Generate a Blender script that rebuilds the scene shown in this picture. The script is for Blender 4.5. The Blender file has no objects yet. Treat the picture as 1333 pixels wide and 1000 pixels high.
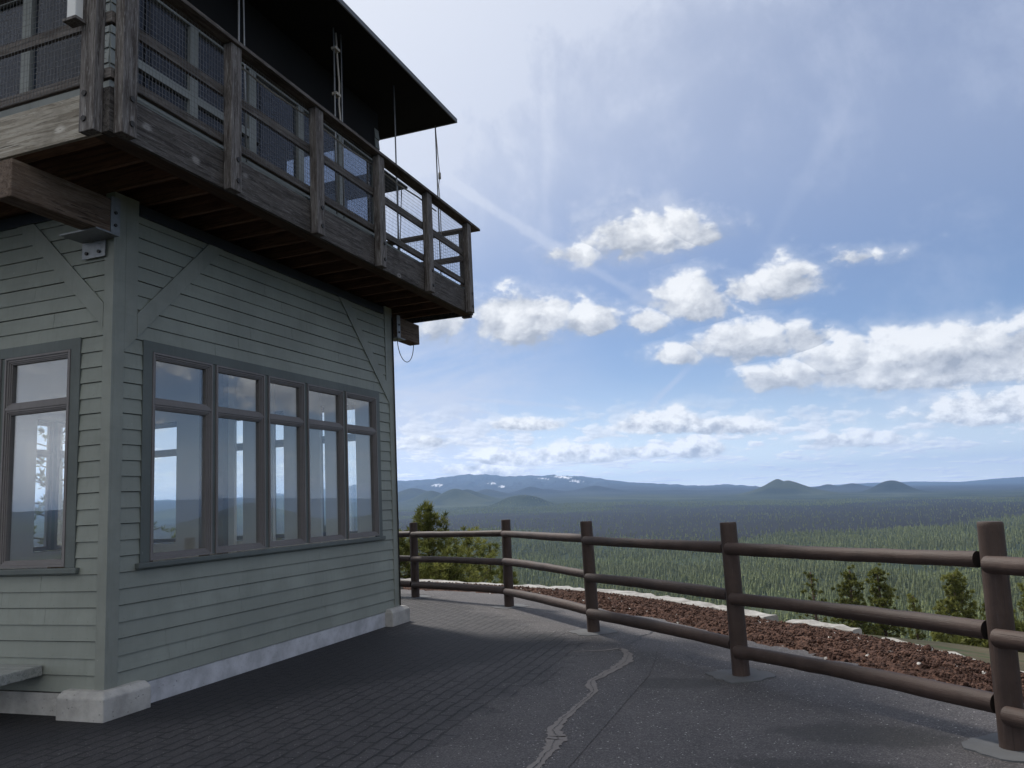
import bpy, bmesh, math, random
import numpy as np
from mathutils import Vector, Matrix
R = math.radians
random.seed(7)
rng = np.random.default_rng(11)
scene = bpy.context.scene
col = scene.collection

# ------------------------------------------------------------------ helpers
class MB:
    """collects boxes, tubes and polygons, links them as ONE mesh object"""
    def __init__(s): s.v = []; s.f = []; s.m = []
    def add(s, vs, fs, mi=0):
        o = len(s.v); s.v += [tuple(map(float, v)) for v in vs]
        s.f += [tuple(i + o for i in f) for f in fs]; s.m += [mi] * len(fs)
    def box(s, x0, x1, y0, y1, z0, z1, mi=0, T=None):
        x0, x1 = sorted((x0, x1)); y0, y1 = sorted((y0, y1)); z0, z1 = sorted((z0, z1))
        vs = [(x0,y0,z0),(x1,y0,z0),(x1,y1,z0),(x0,y1,z0),(x0,y0,z1),(x1,y0,z1),(x1,y1,z1),(x0,y1,z1)]
        if T: vs = [T(v) for v in vs]
        s.add(vs, [(0,3,2,1),(4,5,6,7),(0,1,5,4),(1,2,6,5),(2,3,7,6),(3,0,4,7)], mi)
    def prism(s, poly, d0, d1, T, mi=0):
        """poly in (a,b), extruded between depths d0,d1; T maps (a,b,d) to the world"""
        n = len(poly)
        vs = [T((a, b, d0)) for a, b in poly] + [T((a, b, d1)) for a, b in poly]
        s.add(vs, [tuple(range(n)), tuple(range(2*n-1, n-1, -1))] + [(i, i+n, (i+1) % n + n, (i+1) % n) for i in range(n)], mi)
    def tube(s, pts, rad, n=10, mi=0, cap=True):
        pts = [Vector(p) for p in pts]; k = len(pts)
        if not hasattr(rad, '__len__'): rad = [rad] * k
        up = None; rings = []
        for i in range(k):
            t = (pts[min(i+1, k-1)] - pts[max(i-1, 0)]).normalized()
            if up is None: up = Vector((0,0,1)) if abs(t.z) < .9 else Vector((1,0,0))
            a = t.cross(up).normalized(); b = a.cross(t).normalized(); up = b
            rings.append([pts[i] + (a*math.cos(q) + b*math.sin(q)) * rad[i] for q in [2*math.pi*j/n for j in range(n)]])
        fs = [(i*n+j, i*n+(j+1) % n, (i+1)*n+(j+1) % n, (i+1)*n+j) for i in range(k-1) for j in range(n)]
        if cap: fs += [tuple(range(n-1, -1, -1)), tuple((k-1)*n+j for j in range(n))]
        s.add([v for r_ in rings for v in r_], fs, mi)
    def build(s, name, mats, parent=None, smooth=False, bevel=0, label=None):
        me = bpy.data.meshes.new(name); me.from_pydata(s.v, [], s.f)
        for m in (mats if isinstance(mats, (list, tuple)) else [mats]): me.materials.append(m)
        me.polygons.foreach_set('material_index', s.m)
        bm = bmesh.new(); bm.from_mesh(me); bmesh.ops.recalc_face_normals(bm, faces=bm.faces); bm.to_mesh(me); bm.free()
        if smooth: me.shade_smooth()
        o = bpy.data.objects.new(name, me); col.objects.link(o); o.parent = parent
        if bevel:
            b = o.modifiers.new('bevel', 'BEVEL'); b.width = bevel; b.segments = 2; b.limit_method = 'ANGLE'
        if label: o['label'] = label
        return o
def tag(o, label=None, cat=None, group=None, kind=None):
    for k, v in (('label', label), ('category', cat), ('group', group), ('kind', kind)):
        if v: o[k] = v
    return o
def thing(name, label, cat, loc=(0,0,0), group=None):
    o = bpy.data.objects.new(name, None); o.location = loc; o.empty_display_size = .2; col.objects.link(o)
    return tag(o, label, cat, group)
def np_mesh(name, verts, faces, mat, smooth=False):
    """faces: (n,k) array"""
    me = bpy.data.meshes.new(name); n, k = faces.shape
    me.vertices.add(len(verts)); me.vertices.foreach_set('co', np.asarray(verts, np.float32).ravel())
    me.loops.add(n*k); me.loops.foreach_set('vertex_index', faces.astype(np.int32).ravel())
    me.polygons.add(n); me.polygons.foreach_set('loop_start', np.arange(0, n*k, k, dtype=np.int32))
    me.update(calc_edges=True); me.validate()
    for m in (mat if isinstance(mat, (list, tuple)) else [mat]): me.materials.append(m)
    if smooth: me.shade_smooth()
    return me

# ------------------------------------------------------------------ node expressions
class G:
    def __init__(s, tree): s.t = tree; s.n = tree.nodes; s.l = tree.links
    def new(s, typ, **kw):
        n = s.n.new(typ)
        for k, v in kw.items(): setattr(n, k, v)
        return n
    def put(s, sock, v):
        if isinstance(v, X): v = v.s
        if isinstance(v, bpy.types.NodeSocket): s.l.new(v, sock)
        elif v is not None:
            if hasattr(sock.default_value, '__len__') and len(sock.default_value) == 4 and hasattr(v, '__len__') and len(v) == 3: v = (*v, 1)
            sock.default_value = v
    def math(s, op, a, b=None, c=None, clamp=False):
        n = s.new('ShaderNodeMath', operation=op, use_clamp=clamp)
        for i, v in enumerate((a, b, c)):
            if v is not None: s.put(n.inputs[i], v)
        return X(s, n.outputs[0])
    def vec(s, op, a, b=None, scale=None):
        n = s.new('ShaderNodeVectorMath', operation=op); s.put(n.inputs[0], a)
        if b is not None: s.put(n.inputs[1], b)
        if scale is not None: s.put(n.inputs['Scale'], scale)
        return X(s, n.outputs['Value'] if op in ('LENGTH','DOT_PRODUCT','DISTANCE') else n.outputs[0])
    def xyz(s, x=0, y=0, z=0):
        n = s.new('ShaderNodeCombineXYZ')
        for i, v in enumerate((x, y, z)): s.put(n.inputs[i], v)
        return X(s, n.outputs[0])
    def sep(s, v):
        n = s.new('ShaderNodeSeparateXYZ'); s.put(n.inputs[0], v); return [X(s, o) for o in n.outputs]
    def noise(s, v, scale=1, detail=4, rough=.5, dist=0, lac=2.0, typ=None):
        n = s.new('ShaderNodeTexNoise')
        if typ: n.noise_type = typ
        if v is not None: s.put(n.inputs['Vector'], v)
        for k, q in (('Scale', scale), ('Detail', detail), ('Roughness', rough), ('Distortion', dist), ('Lacunarity', lac)): s.put(n.inputs[k], q)
        return X(s, n.outputs[0])
    def voro(s, v, scale=1, feature='F1', detail=0, rand=1, out=0, rough=.5):
        n = s.new('ShaderNodeTexVoronoi', feature=feature)
        if v is not None: s.put(n.inputs['Vector'], v)
        s.put(n.inputs['Scale'], scale); s.put(n.inputs['Randomness'], rand)
        if 'Detail' in n.inputs: s.put(n.inputs['Detail'], detail); s.put(n.inputs['Roughness'], rough)
        return X(s, n.outputs[out])
    def ss(s, x, a, b):
        """smoothstep"""
        n = s.new('ShaderNodeMapRange', interpolation_type='SMOOTHSTEP')
        s.put(n.inputs[0], x); s.put(n.inputs[1], a); s.put(n.inputs[2], b); n.inputs[3].default_value = 0; n.inputs[4].default_value = 1
        return X(s, n.outputs[0])
    def mix(s, f, a, b, mode='MIX'):
        n = s.new('ShaderNodeMix', data_type='RGBA', blend_type=mode); n.clamp_factor = True
        s.put(n.inputs[0], f); s.put(n.inputs[6], a); s.put(n.inputs[7], b); return X(s, n.outputs[2])
    def obj(s): return X(s, s.new('ShaderNodeTexCoord').outputs['Object'])
    def pos(s): return X(s, s.new('ShaderNodeNewGeometry').outputs['Position'])
    def attr(s, name, out='Fac'):
        n = s.new('ShaderNodeAttribute', attribute_name=name); return X(s, n.outputs[out])
    def rnd(s): return X(s, s.new('ShaderNodeObjectInfo').outputs['Random'])
    def bump(s, h, strength=.5, dist=.01):
        n = s.new('ShaderNodeBump'); s.put(n.inputs['Height'], h); n.inputs['Strength'].default_value = strength; n.inputs['Distance'].default_value = dist
        return X(s, n.outputs[0])
class X:
    def __init__(s, g, sock): s.g = g; s.s = sock
    def __add__(s, o): return s.g.math('ADD', s, o)
    __radd__ = __add__
    def __sub__(s, o): return s.g.math('SUBTRACT', s, o)
    def __rsub__(s, o): return s.g.math('SUBTRACT', o, s)
    def __mul__(s, o): return s.g.math('MULTIPLY', s, o)
    __rmul__ = __mul__
    def __truediv__(s, o): return s.g.math('DIVIDE', s, o)
    def __pow__(s, o): return s.g.math('POWER', s, o)
    def clamp(s): return s.g.math('ADD', s, 0., clamp=True)
    def max(s, o): return s.g.math('MAXIMUM', s, o)
    def min(s, o): return s.g.math('MINIMUM', s, o)
    def abs(s): return s.g.math('ABSOLUTE', s)
    def vmul(s, v): return s.g.vec('MULTIPLY', s, v)
    def vadd(s, v): return s.g.vec('ADD', s, v)

def material(name, fn, rough=.7, spec=.3, metal=0):
    """fn(g) -> dict(color, rough, bump)"""
    m = bpy.data.materials.new(name); m.use_nodes = True
    g = G(m.node_tree); b = m.node_tree.nodes['Principled BSDF']
    r = fn(g) if callable(fn) else {'color': fn}
    g.put(b.inputs['Base Color'], r.get('color')); g.put(b.inputs['Roughness'], r.get('rough', rough))
    b.inputs['Specular IOR Level'].default_value = r.get('spec', spec); b.inputs['Metallic'].default_value = metal
    if 'bump' in r: g.put(b.inputs['Normal'], r['bump'])
    return m

def paint(name, c, dirt=.12, boards=False):
    def fn(g):
        p = g.pos()
        n = g.noise(p, 1.3, 5, .6); n2 = g.noise(p.vmul((9, 9, 1.2)), 3, 4, .6)
        fine = g.noise(p, 60, 3, .6)
        base = g.mix(g.ss(n, .35, .7), [x*(1-dirt) for x in c], [min(1, x*(1+dirt)) for x in c])
        base = g.mix(g.ss(n2, .5, .78) * .22, base, [x*.62 for x in c])
        if boards:
            row = g.math('FLOOR', (g.sep(p)[2] - Z0) / EXPO); wn = g.new('ShaderNodeTexWhiteNoise', noise_dimensions='1D'); g.put(wn.inputs['W'], row)
            base = g.mix(X(g, wn.outputs[0]) * .55, base, [x*.86 for x in c])
            nx = g.sep(p); dn_ = g.vec('LENGTH', g.xyz(g.math('FRACT', (nx[0] + nx[1]) * 2.46) - .5, (g.math('FRACT', (nx[2] - Z0) / EXPO) - .16) * .36, 0))
            base = g.mix((1 - g.ss(dn_, .008, .014)) * .6, base, [x*.5 for x in c])
        base = g.mix(g.ss(g.noise(p, 26, 3, .7), .69, .76) * .5, base, (.42, .43, .40))
        base = g.mix(g.ss(g.noise(p.vmul((.6, .6, 7)), 2.2, 4, .6), .52, .72) * .2, base, [x*.7 for x in c])
        return dict(color=base, rough=g.math('ADD', n2 * .3, .42), bump=g.bump(fine * .5 + g.noise(p.vmul((3, 3, 40)), 3, 3) * .6, .25, .004))
    return material(name, fn, spec=.35)

def wood(name, c0, c1, axis, knots=True, gray=.4, worn=(.33, .32, .31)):
    """weathered timber, grain along the given axis"""
    sc = {'x': (.55, 9, 9), 'y': (9, .55, 9), 'z': (9, 9, .55)}[axis]
    def fn(g):
        p = g.pos(); rnd = g.rnd()
        q = p.vmul(sc).vadd(g.xyz(rnd * 37, rnd * 21, rnd * 11))
        wob = g.noise(p, 2.2, 2, .5)
        grain = g.noise(q, 3.2, 7, .68, dist=.9)
        rings = g.math('FRACT', grain * 6 + wob * 3)
        fibre = g.noise(q, 16, 4, .7)
        c = g.mix(g.ss(grain, .33, .68), c0, c1)
        c = g.mix(g.ss(fibre, .52, .72) * gray, c, worn)
        c = g.mix(g.ss(rings, .0, .12) * (1 - g.ss(rings, .12, .3)) * .5, c, [x*.45 for x in c0])
        c = g.mix(g.ss(g.noise(p, 1.7, 4, .6), .5, .75) * .55, c, [x*.5 for x in c0])
        if knots:
            k = g.voro(p.vmul({'x': (.5, 1, 1), 'y': (1, .5, 1), 'z': (1, 1, .5)}[axis]).vadd(g.xyz(wob * .2, fibre * .05, grain * .1)), 3.3)
            c = g.mix((1 - g.ss(k, .05, .13)) * .8, c, [min(1, x*1.0 + .16) for x in c1])
            c = g.mix((1 - g.ss(k, .02, .055)), c, [x*.35 for x in c0])
        crack = g.ss(g.noise(q, 6, 3, .5), .66, .72)
        c = g.mix(crack * .7, c, [x*.25 for x in c0])
        return dict(color=c, rough=.82, bump=g.bump(fibre * .5 + grain * .6 - crack, .55, .006))
    return material(name, fn, spec=.2)

Z0, ZT, EXPO = .174, 4.60, .1438
M = {}
M['wall'] = paint('sage_wall_paint', (.252, .272, .240), boards=True)
M['trim'] = paint('sage_trim_paint', (.236, .252, .224))
M['casing'] = paint('dark_casing_paint', (.108, .124, .118))
M['sash'] = paint('brown_sash_paint', (.185, .172, .170), .06)
M['cab'] = paint('cab_grey_paint', (.21, .225, .215))
M['plaster'] = material('interior_plaster', lambda g: dict(color=g.mix(g.noise(g.pos(), 2, 3), (.74, .72, .69), (.82, .80, .77))), .9)
M['gap'] = material('dark_building_paper', (.02, .02, .021), .95)
M['inpost'] = material('interior_trim_brown', lambda g: dict(color=g.mix(g.noise(g.pos(), 3, 3), (.16, .13, .11), (.24, .20, .175))), .7)
M['floor_in'] = material('interior_floor', lambda g: dict(color=g.mix(g.noise(g.pos(), 4, 3), (.26, .235, .21), (.36, .33, .30))), .6)
def concrete_fn(c, white=False):
    def fn(g):
        p = g.pos(); n = g.noise(p, 3.5, 6, .65); n2 = g.noise(p, 14, 5, .7); f = g.noise(p, 90, 3, .7)
        col_ = g.mix(g.ss(n, .3, .7), [x*.72 for x in c], [min(1, x*1.12) for x in c])
        col_ = g.mix(g.ss(n2, .60, .70) * .35, col_, [x*.5 for x in c])
        pit = 1 - g.ss(g.voro(p, 17), .05, .13)
        col_ = g.mix(pit * .6, col_, [x*.3 for x in c])
        col_ = g.mix(g.ss(g.noise(p.vmul((1, 1, 3)), 5, 6, .7), .62, .72) * .35, col_, (.18, .165, .15))
        return dict(color=col_, rough=.88, bump=g.bump(n2 * 1.1 + f * .25 - pit, .7, .012))
    return fn
M['concrete'] = material('foundation_block_concrete', concrete_fn((.42, .41, .39)))
M['limewash'] = material('foundation_limewash', concrete_fn((.50, .51, .54)))
M['slab'] = material('footing_concrete', lambda g: dict(color=g.mix(g.noise(g.pos(), 7, 6, .7), (.085, .088, .092), (.14, .143, .148)), bump=g.bump(g.noise(g.pos(), 60, 3, .7), .4, .005)), .85)
M['post_wood'] = wood('weathered_post_wood', (.062, .051, .046), (.21, .195, .187), 'z', False, .8, (.40, .395, .395))
M['rim_dark'] = wood('weathered_rim_wood', (.036, .031, .029), (.125, .114, .107), 'y', True, .6, (.26, .255, .255))
M['rim_tan'] = wood('tan_rim_wood', (.22, .19, .15), (.46, .425, .365), 'x', True, .4, (.58, .53, .46))
M['rail_y'] = wood('rail_wood_long', (.055, .044, .038), (.15, .135, .125), 'y', False, .6)
M['rail_x'] = wood('rail_wood_cross', (.075, .062, .055), (.20, .18, .168), 'x', False, .6, (.33, .325, .32))
M['joist'] = wood('joist_wood', (.10, .055, .034), (.20, .115, .072), 'x', False, .12, (.12, .09, .07))
M['beam'] = wood('beam_timber', (.085, .057, .042), (.19, .142, .11), 'y', True, .45, (.28, .26, .24))
M['deckboard'] = wood('deck_board_wood', (.05, .031, .021), (.09, .058, .04), 'y', False, .15, (.08, .065, .055))
M['soffit'] = material('soffit_paint_and_shade', lambda g: dict(color=g.mix(g.noise(g.pos(), 1.5, 4), (.012, .012, .013), (.020, .020, .021))), .9, .1)
M['roof_metal'] = material('grey_roof_edge_metal', (.13, .135, .14), .55, .4)
M['steel'] = material('galvanised_steel', lambda g: dict(color=g.mix(g.noise(g.pos(), 30, 4), (.16, .17, .18), (.30, .31, .32)), rough=.5), metal=.7)
M['dark_steel'] = material('dark_bolt_steel', (.05, .047, .045), .6, .4, .6)
M['wire'] = material('wire_mesh_steel', (.15, .15, .152), .6, .3, .2)
M['rope'] = material('pale_rope', lambda g: dict(color=g.mix(g.noise(g.pos(), 40, 2), (.28, .26, .23), (.45, .42, .38))), .9)
M['black'] = material('black_rubber', (.012, .012, .012), .6)
M['flashing'] = material('blue_black_flashing', (.022, .026, .036), .5, .4)
M['cab_in'] = material('cab_interior_brown', lambda g: dict(color=g.mix(g.noise(g.pos().vmul((6, 6, .5)), 2, 3), (.016, .011, .008), (.035, .023, .016))), .8)
M['white_box'] = material('white_enamel', (.72, .72, .70), .4)
M['bench'] = wood('painted_bench_board', (.22, .235, .225), (.34, .35, .335), 'x', False, .3, (.42, .42, .40))
def fence_fn(g):
    p = g.pos(); q = g.obj(); gr = g.attr('grain', 'Vector'); rn = g.rnd(); gr = gr.vadd(g.xyz(rn*31, rn*17, rn*23))
    n = g.noise(q, 2.2, 6, .65); f = g.noise(gr, 9, 6, .72)
    c = g.mix(g.ss(n, .3, .72), (.038, .025, .020), (.072, .048, .040))
    c = g.mix(g.ss(f, .56, .72) * .4, c, (.13, .105, .096))
    c = g.mix(g.ss(g.voro(q.vmul((2, 2, 2)), 3.1), .0, .09), (.030, .02, .017), c)
    ck = g.ss(g.noise(gr.vmul((.35, 1, 1)), 5.0, 4, .55), .665, .69)
    kn = g.voro(gr.vmul((.45, .30, .30)), 2.0)
    c = g.mix((1 - g.ss(kn, .04, .10))*.8, c, (.022, .015, .013))
    c = g.mix(ck * .65, c, (.02, .014, .012))
    return dict(color=c, rough=g.math('ADD', n * .25, .48), bump=g.bump(f * .5 + n * 1.2 - ck * .8, .7, .010), spec=.3)
M['fence'] = material('brown_fence_paint', fence_fn)
M['end_grain'] = material('dark_log_end', lambda g: dict(color=g.mix(g.noise(g.pos(), 40, 3), (.012, .009, .008), (.028, .02, .017))), .9)

def asphalt_color(g, p):
    n = g.noise(p, .9, 6, .65); n2 = g.noise(p, 5, 5, .6)
    grit = g.voro(p, 120, rand=1, out=0); gc = g.sep(g.voro(p, 120, out=1))[0]
    c = g.mix(g.ss(n, .32, .7), (.050, .046, .048), (.084, .077, .079))
    c = g.mix(g.ss(gc, .6, 1) * .7, c, (.165, .152, .152))
    c = g.mix((1 - g.ss(gc, 0, .35)) * .6, c, (.022, .021, .022))
    c = g.mix(g.ss(gc, .992, .996), c, (.45, .44, .42))
    c = g.mix(g.ss(n2, .58, .72) * .35, c, (.030, .030, .033))
    return c, grit, n2
def asphalt_fn(g):
    p = g.pos(); c, grit, n2 = asphalt_color(g, p)
    # dark patches lying beside some of the posts
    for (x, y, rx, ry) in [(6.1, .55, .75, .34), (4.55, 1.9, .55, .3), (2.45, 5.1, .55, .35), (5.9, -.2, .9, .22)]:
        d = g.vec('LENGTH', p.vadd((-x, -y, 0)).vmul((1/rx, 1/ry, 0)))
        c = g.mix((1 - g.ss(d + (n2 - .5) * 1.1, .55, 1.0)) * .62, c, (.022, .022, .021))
    s = g.sep(p)
    ck = g.noise(p.vmul((1, 1, 0)), .55, 7, .62); line = 1 - g.ss((ck - .5).abs(), .0, .0035)
    c = g.mix(line * .7 * g.ss(g.noise(p, .5, 2), .5, .62), c, (.008, .008, .008))
    return dict(color=c, rough=.78, bump=g.bump(grit * -1 + n2 * .8, .75, .008), spec=.45)
M['asphalt'] = material('asphalt', asphalt_fn)
def paver_fn(g):
    p = g.pos(); c, grit, n2 = asphalt_color(g, p); c_asph = c
    n = g.noise(p, .8, 4, .6)
    wob = g.noise(p, 3.4, 5, .7)
    br = g.new('ShaderNodeTexBrick'); br.offset = .5
    ang = R(91.5); s_ = g.sep(p.vadd((0, 0, 0)))
    u = s_[0] * math.cos(ang) + s_[1] * math.sin(ang) + wob * .10; v = s_[1] * math.cos(ang) - s_[0] * math.sin(ang) + wob * .075
    g.put(br.inputs['Vector'], g.xyz(u, v, 0))
    for k, q in (('Color1', (1, 1, 1, 1)), ('Color2', (.55, .55, .55, 1)), ('Mortar', (0, 0, 0, 1)), ('Scale', 1), ('Mortar Size', .014), ('Mortar Smooth', .5), ('Bias', 0), ('Brick Width', .262), ('Row Height', .131)):
        g.put(br.inputs[k], q)
    fac = X(g, br.outputs['Fac']); tone = X(g, br.outputs['Color'])
    worn = g.ss(n, .3, .72)
    c = g.mix(.45, c, g.mix(1, c, tone, 'MULTIPLY'))
    c = g.mix(fac * g.math('ADD', .55, (1 - worn) * .45), c, (.004, .004, .005))
    c = g.mix(.45, c, (.014, .014, .018))
    c = g.mix(g.ss(g.noise(p, 2.3, 5, .65), .45, .7)*.5, c, (.050, .047, .049))
    sp = g.sep(p); wall_dark = (sp[0] - .85 - sp[1]*.62).max((sp[1] - 4.6)*.8)
    c = g.mix((1 - g.ss(wall_dark + (g.noise(p, 1.3, 6, .66) - .5)*1.5, -.45, .35))*.80, c, (.006, .006, .009))  # paving darker towards the wall, with a ragged edge
    dd = (sp[0] - 3.30).max((sp[0] - 3.25)*.75 + (sp[1] - 3.7)*.66)
    fade = g.ss(dd + (g.noise(p, 1.6, 6, .68) - .5)*1.3, -.22, .20)
    c = g.mix(fade, c, c_asph); fac = fac*(1 - fade)
    return dict(color=c, rough=.74, bump=g.bump(fac * -2.2 * g.math('ADD', .35, (1 - worn) * .65)*1.4 - grit*.7 + n2 * .6, 1.0, .012), spec=.45)
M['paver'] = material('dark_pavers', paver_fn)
M['sealer'] = material('crack_sealer', lambda g: dict(color=g.mix(g.noise(g.pos(), 9, 5, .7), (.15, .137, .13), (.22, .20, .19)), bump=g.bump(g.noise(g.pos(), 70, 3), .5, .004)), .85)
def cinder_fn(g):
    p = g.pos(); v = g.voro(p, 26, detail=1); vc = g.sep(g.voro(p, 26, out=1)); n = g.noise(p, 2, 5, .6)
    c = g.mix(vc[0], (.032, .018, .014), (.128, .072, .053))
    c = g.mix(g.ss(n, .5, .7) * .5, c, (.05, .024, .018))
    c = g.mix(g.ss(vc[1], .994, .997), c, (.5, .48, .45))
    return dict(color=c, rough=.95, bump=g.bump(v * -1, 1, .03), spec=.15)
M['cinder'] = material('red_cinder', cinder_fn)
def curb_fn(g):
    p = g.pos(); n = g.noise(p, 4, 6, .7)
    c = g.mix(g.ss(n, .35, .65), (.22, .21, .195), (.40, .39, .37))
    pits = 1 - g.ss(g.voro(p.vadd(g.xyz(n * .2, n * .2, 0)), 4.3), .05, .10)
    c = g.mix(pits * .9, c, (.05, .045, .04))
    c = g.mix(g.ss(g.noise(p, 11, 5, .7), .57, .63) * .7, c, (.20, .18, .16))
    return dict(color=c, rough=.9, bump=g.bump(n - pits, .6, .02))
M['curb'] = material('limewashed_curb', curb_fn)

# glass: thin clear pane with a mirror-like sheen at every angle
def glass(name, r0, tint):
    m = bpy.data.materials.new(name); m.use_nodes = True; nt = m.node_tree; nt.nodes.clear(); g = G(nt)
    lw = g.new('ShaderNodeLayerWeight'); lw.inputs['Blend'].default_value = .5
    fac = (X(g, lw.outputs['Facing']) ** 5) * (1 - r0) + r0
    t = g.new('ShaderNodeBsdfTransparent'); t.inputs[0].default_value = (*tint, 1)
    gl = g.new('ShaderNodeBsdfGlossy'); gl.inputs['Roughness'].default_value = 0.0; gl.inputs['Color'].default_value = (1, 1, 1, 1)
    p = g.pos(); g.put(gl.inputs['Normal'], g.bump(g.noise(p, 1.1, 2), .03, .02))
    mx = g.new('ShaderNodeMixShader'); g.put(mx.inputs[0], fac); g.l.new(t.outputs[0], mx.inputs[1]); g.l.new(gl.outputs[0], mx.inputs[2])
    out = g.new('ShaderNodeOutputMaterial'); g.l.new(mx.outputs[0], out.inputs['Surface'])
    return m
M['glass'] = glass('window_glass', .125, (.965, .985, .985))
M['cab_glass'] = glass('cab_window_glass', .02, (.60, .64, .70))

# ------------------------------------------------------------------ the lookout
L = 5.305           # side of the square building; its near corner is the origin, walls x=0 and y=0
Z0, ZT = .174, 4.60
GZ = -.035          # paved ground
B = thing('lookout_building', 'sage green clapboard lookout tower with big windows and a railed wooden upper deck', 'lookout tower')
def face(k):
    """map (u along the wall, d outwards, z) to the world for wall k"""
    return {'right': lambda v: (v[1], v[0], v[2]), 'left': lambda v: (-v[0], -v[1], v[2]),
            'far': lambda v: (-v[0], L + v[1], v[2]), 'back': lambda v: (-L - v[1], v[0], v[2])}[k]
WU = [(.470, 1.305), (1.363, 2.185), (2.255, 2.975), (3.045, 3.878), (3.945, 4.770)]   # window units along u
WZ = (1.255, 2.745, 3.243)                                                            # sill, transom line, head
OPEN = (.45, 4.79, 1.235, 3.262)
EXPO = .1438
def clapboards(k):
    T = face(k); mb = MB()
    def piece(u0, u1, z0, z1):
        vs = [(u0, .019, z0), (u1, .019, z0), (u1, .006, z1), (u0, .006, z1), (u0, -.016, z0), (u1, -.016, z0), (u1, -.016, z1), (u0, -.016, z1)]
        mb.add([T(v) for v in vs], [(0,1,2,3), (7,6,5,4), (0,4,5,1), (3,2,6,7), (0,3,7,4), (1,5,6,2)])
    n = int(math.ceil((ZT - Z0) / EXPO))
    for i in range(n):
        z0 = Z0 + i * EXPO + .0025*math.sin(i*2.7); z1 = min(Z0 + (i + 1) * EXPO - .0045, ZT + .05)
        cuts = [0, L]
        if z1 <= OPEN[2] or z0 >= OPEN[3]: segs = [(0.03, L - .03)]
        else: segs = [(0.03, OPEN[0]), (OPEN[1], L - .03)]
        for a, b in segs:
            zz0, zz1 = z0, z1
            cut = a + random.uniform(.5, 3.4)
            while cut < b - .5:
                piece(a, cut - .0014, zz0, zz1); a = cut + .0014; cut = a + random.uniform(1.8, 3.4)
            piece(a, b, zz0, zz1)
            if z0 < OPEN[2] < z1: piece(OPEN[0], OPEN[1], z0, OPEN[2]) if b == segs[0][1] else None
            if z0 < OPEN[3] < z1: piece(OPEN[0], OPEN[1], OPEN[3], z1) if b == segs[0][1] else None
    # sheathing behind the boards, butted round the opening
    for (u0, u1, z0, z1) in [(.02, L - .02, Z0, OPEN[2]), (.02, L - .02, OPEN[3], ZT), (.02, OPEN[0], OPEN[2], OPEN[3]), (OPEN[1], L - .02, OPEN[2], OPEN[3])]:
        mb.box(u0, u1, -.10, -.05, z0, z1, 1, T=T); mb.box(u0, u1, -.0499, -.0165, z0, z1, 2, T=T)
    return mb.build('wall', [M['wall'], M['plaster'], M['gap']], B)
def flat(poly, d0, d1, k, name, mat, bevel=0, parent=None):
    T = face(k); mb = MB(); mb.prism(poly, d0, d1, lambda v: T((v[0], v[2], v[1])))
    return mb.build(name, mat, parent or B, bevel=bevel)
def rect(u0, u1, z0, z1): return [(u0, z0), (u1, z0), (u1, z1), (u0, z1)]
def nested_frame(mb, T, u0, u1, z0, z1, steps):
    """steps: list of (width, depth front) from the outside in"""
    for w, d0, d1 in steps:
        mb.box(u0, u0 + w, d0, d1, z0, z1, T=T); mb.box(u1 - w, u1, d0, d1, z0, z1, T=T)
        mb.box(u0 + w, u1 - w, d0, d1, z0, z0 + w, T=T); mb.box(u0 + w, u1 - w, d0, d1, z1 - w, z1, T=T)
        u0 += w; u1 -= w; z0 += w; z1 -= w
    return u0, u1, z0, z1
def window(k, u0, u1):
    T = face(k)
    wb = MB(); nested_frame(wb, T, u0, u1, WZ[0], WZ[2], [(.020, -.07, .034)])
    wb.box(u0 + .02, u1 - .02, -.07, .030, WZ[1] - .012, WZ[1] + .012, T=T)
    w = wb.build('window', M['sash'], B)
    for z0, z1 in ((WZ[0] + .02, WZ[1] - .012), (WZ[1] + .012, WZ[2] - .02)):
        sb = MB(); a0, a1, b0, b1 = nested_frame(sb, T, u0 + .021, u1 - .021, z0 + .001, z1 - .001, [(.018, -.05, .022), (.014, -.05, .012), (.012, -.05, .002)])
        sb.build('sash', M['sash'], w)
        pb = MB(); pb.box(a0 - .004, a1 + .004, -.030, -.022, b0 - .004, b1 + .004, T=T); pb.build('pane', M['glass'], w)
for k in ('right', 'left', 'far', 'back'):
    clapboards(k)
    off = -.05 if k in ('left',) else 0
    for u0, u1 in WU: window(k, u0, u1)
    for a, b in zip(WU, WU[1:]):                 # mullion posts between the units
        flat(rect(a[1] + .001, b[0] - .001, WZ[0], WZ[2]), -.07, .018, k, 'mullion', M['casing'])
    # casing round the row
    flat([(.352, 1.245), (.466, 1.245), (.466, 3.247), (.352, 3.345)], .001, .027, k, 'window_casing', M['casing'])
    flat([(4.774, 1.245), (4.872, 1.245), (4.872, 3.345), (4.774, 3.247)], .001, .027, k, 'window_casing', M['casing'])
    flat([(.352, 3.345), (.4665, 3.247), (4.7735, 3.247), (4.872, 3.345)], .001, .0265, k, 'window_casing', M['casing'])
    flat(rect(.30, 4.90, 1.192, 1.243), .001, .062, k, 'window_sill', M['casing'], .008)
    # braces and frieze
    if k == 'left': flat([(.0860, 3.415), (.0860, 3.64), (1.0, 4.555), (1.225, 4.555)], .004, .030, k, 'corner_brace', M['trim'])
    else: flat([(.2685, 3.352), (.2685, 3.585), (1.246, 4.555), (1.475, 4.555)], .004, .030, k, 'corner_brace', M['trim'])
    flat([(L-.2005, 3.28), (L-.2005, 3.52), (L-1.246, 4.555), (L-1.475, 4.555)], .004, .030, k, 'corner_brace', M['trim'])
    flat(rect(.27, L - .27, 4.557, 4.665), .001, .045, k, 'flashing', M['flashing'])
    # plinth
    flat(rect(.3, L - .3, GZ - .1, .168 if k != 'left' else .16), -.12, .012, k, 'foundation', M['limewash'] if k in ('right', 'far') else M['concrete'])
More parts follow.
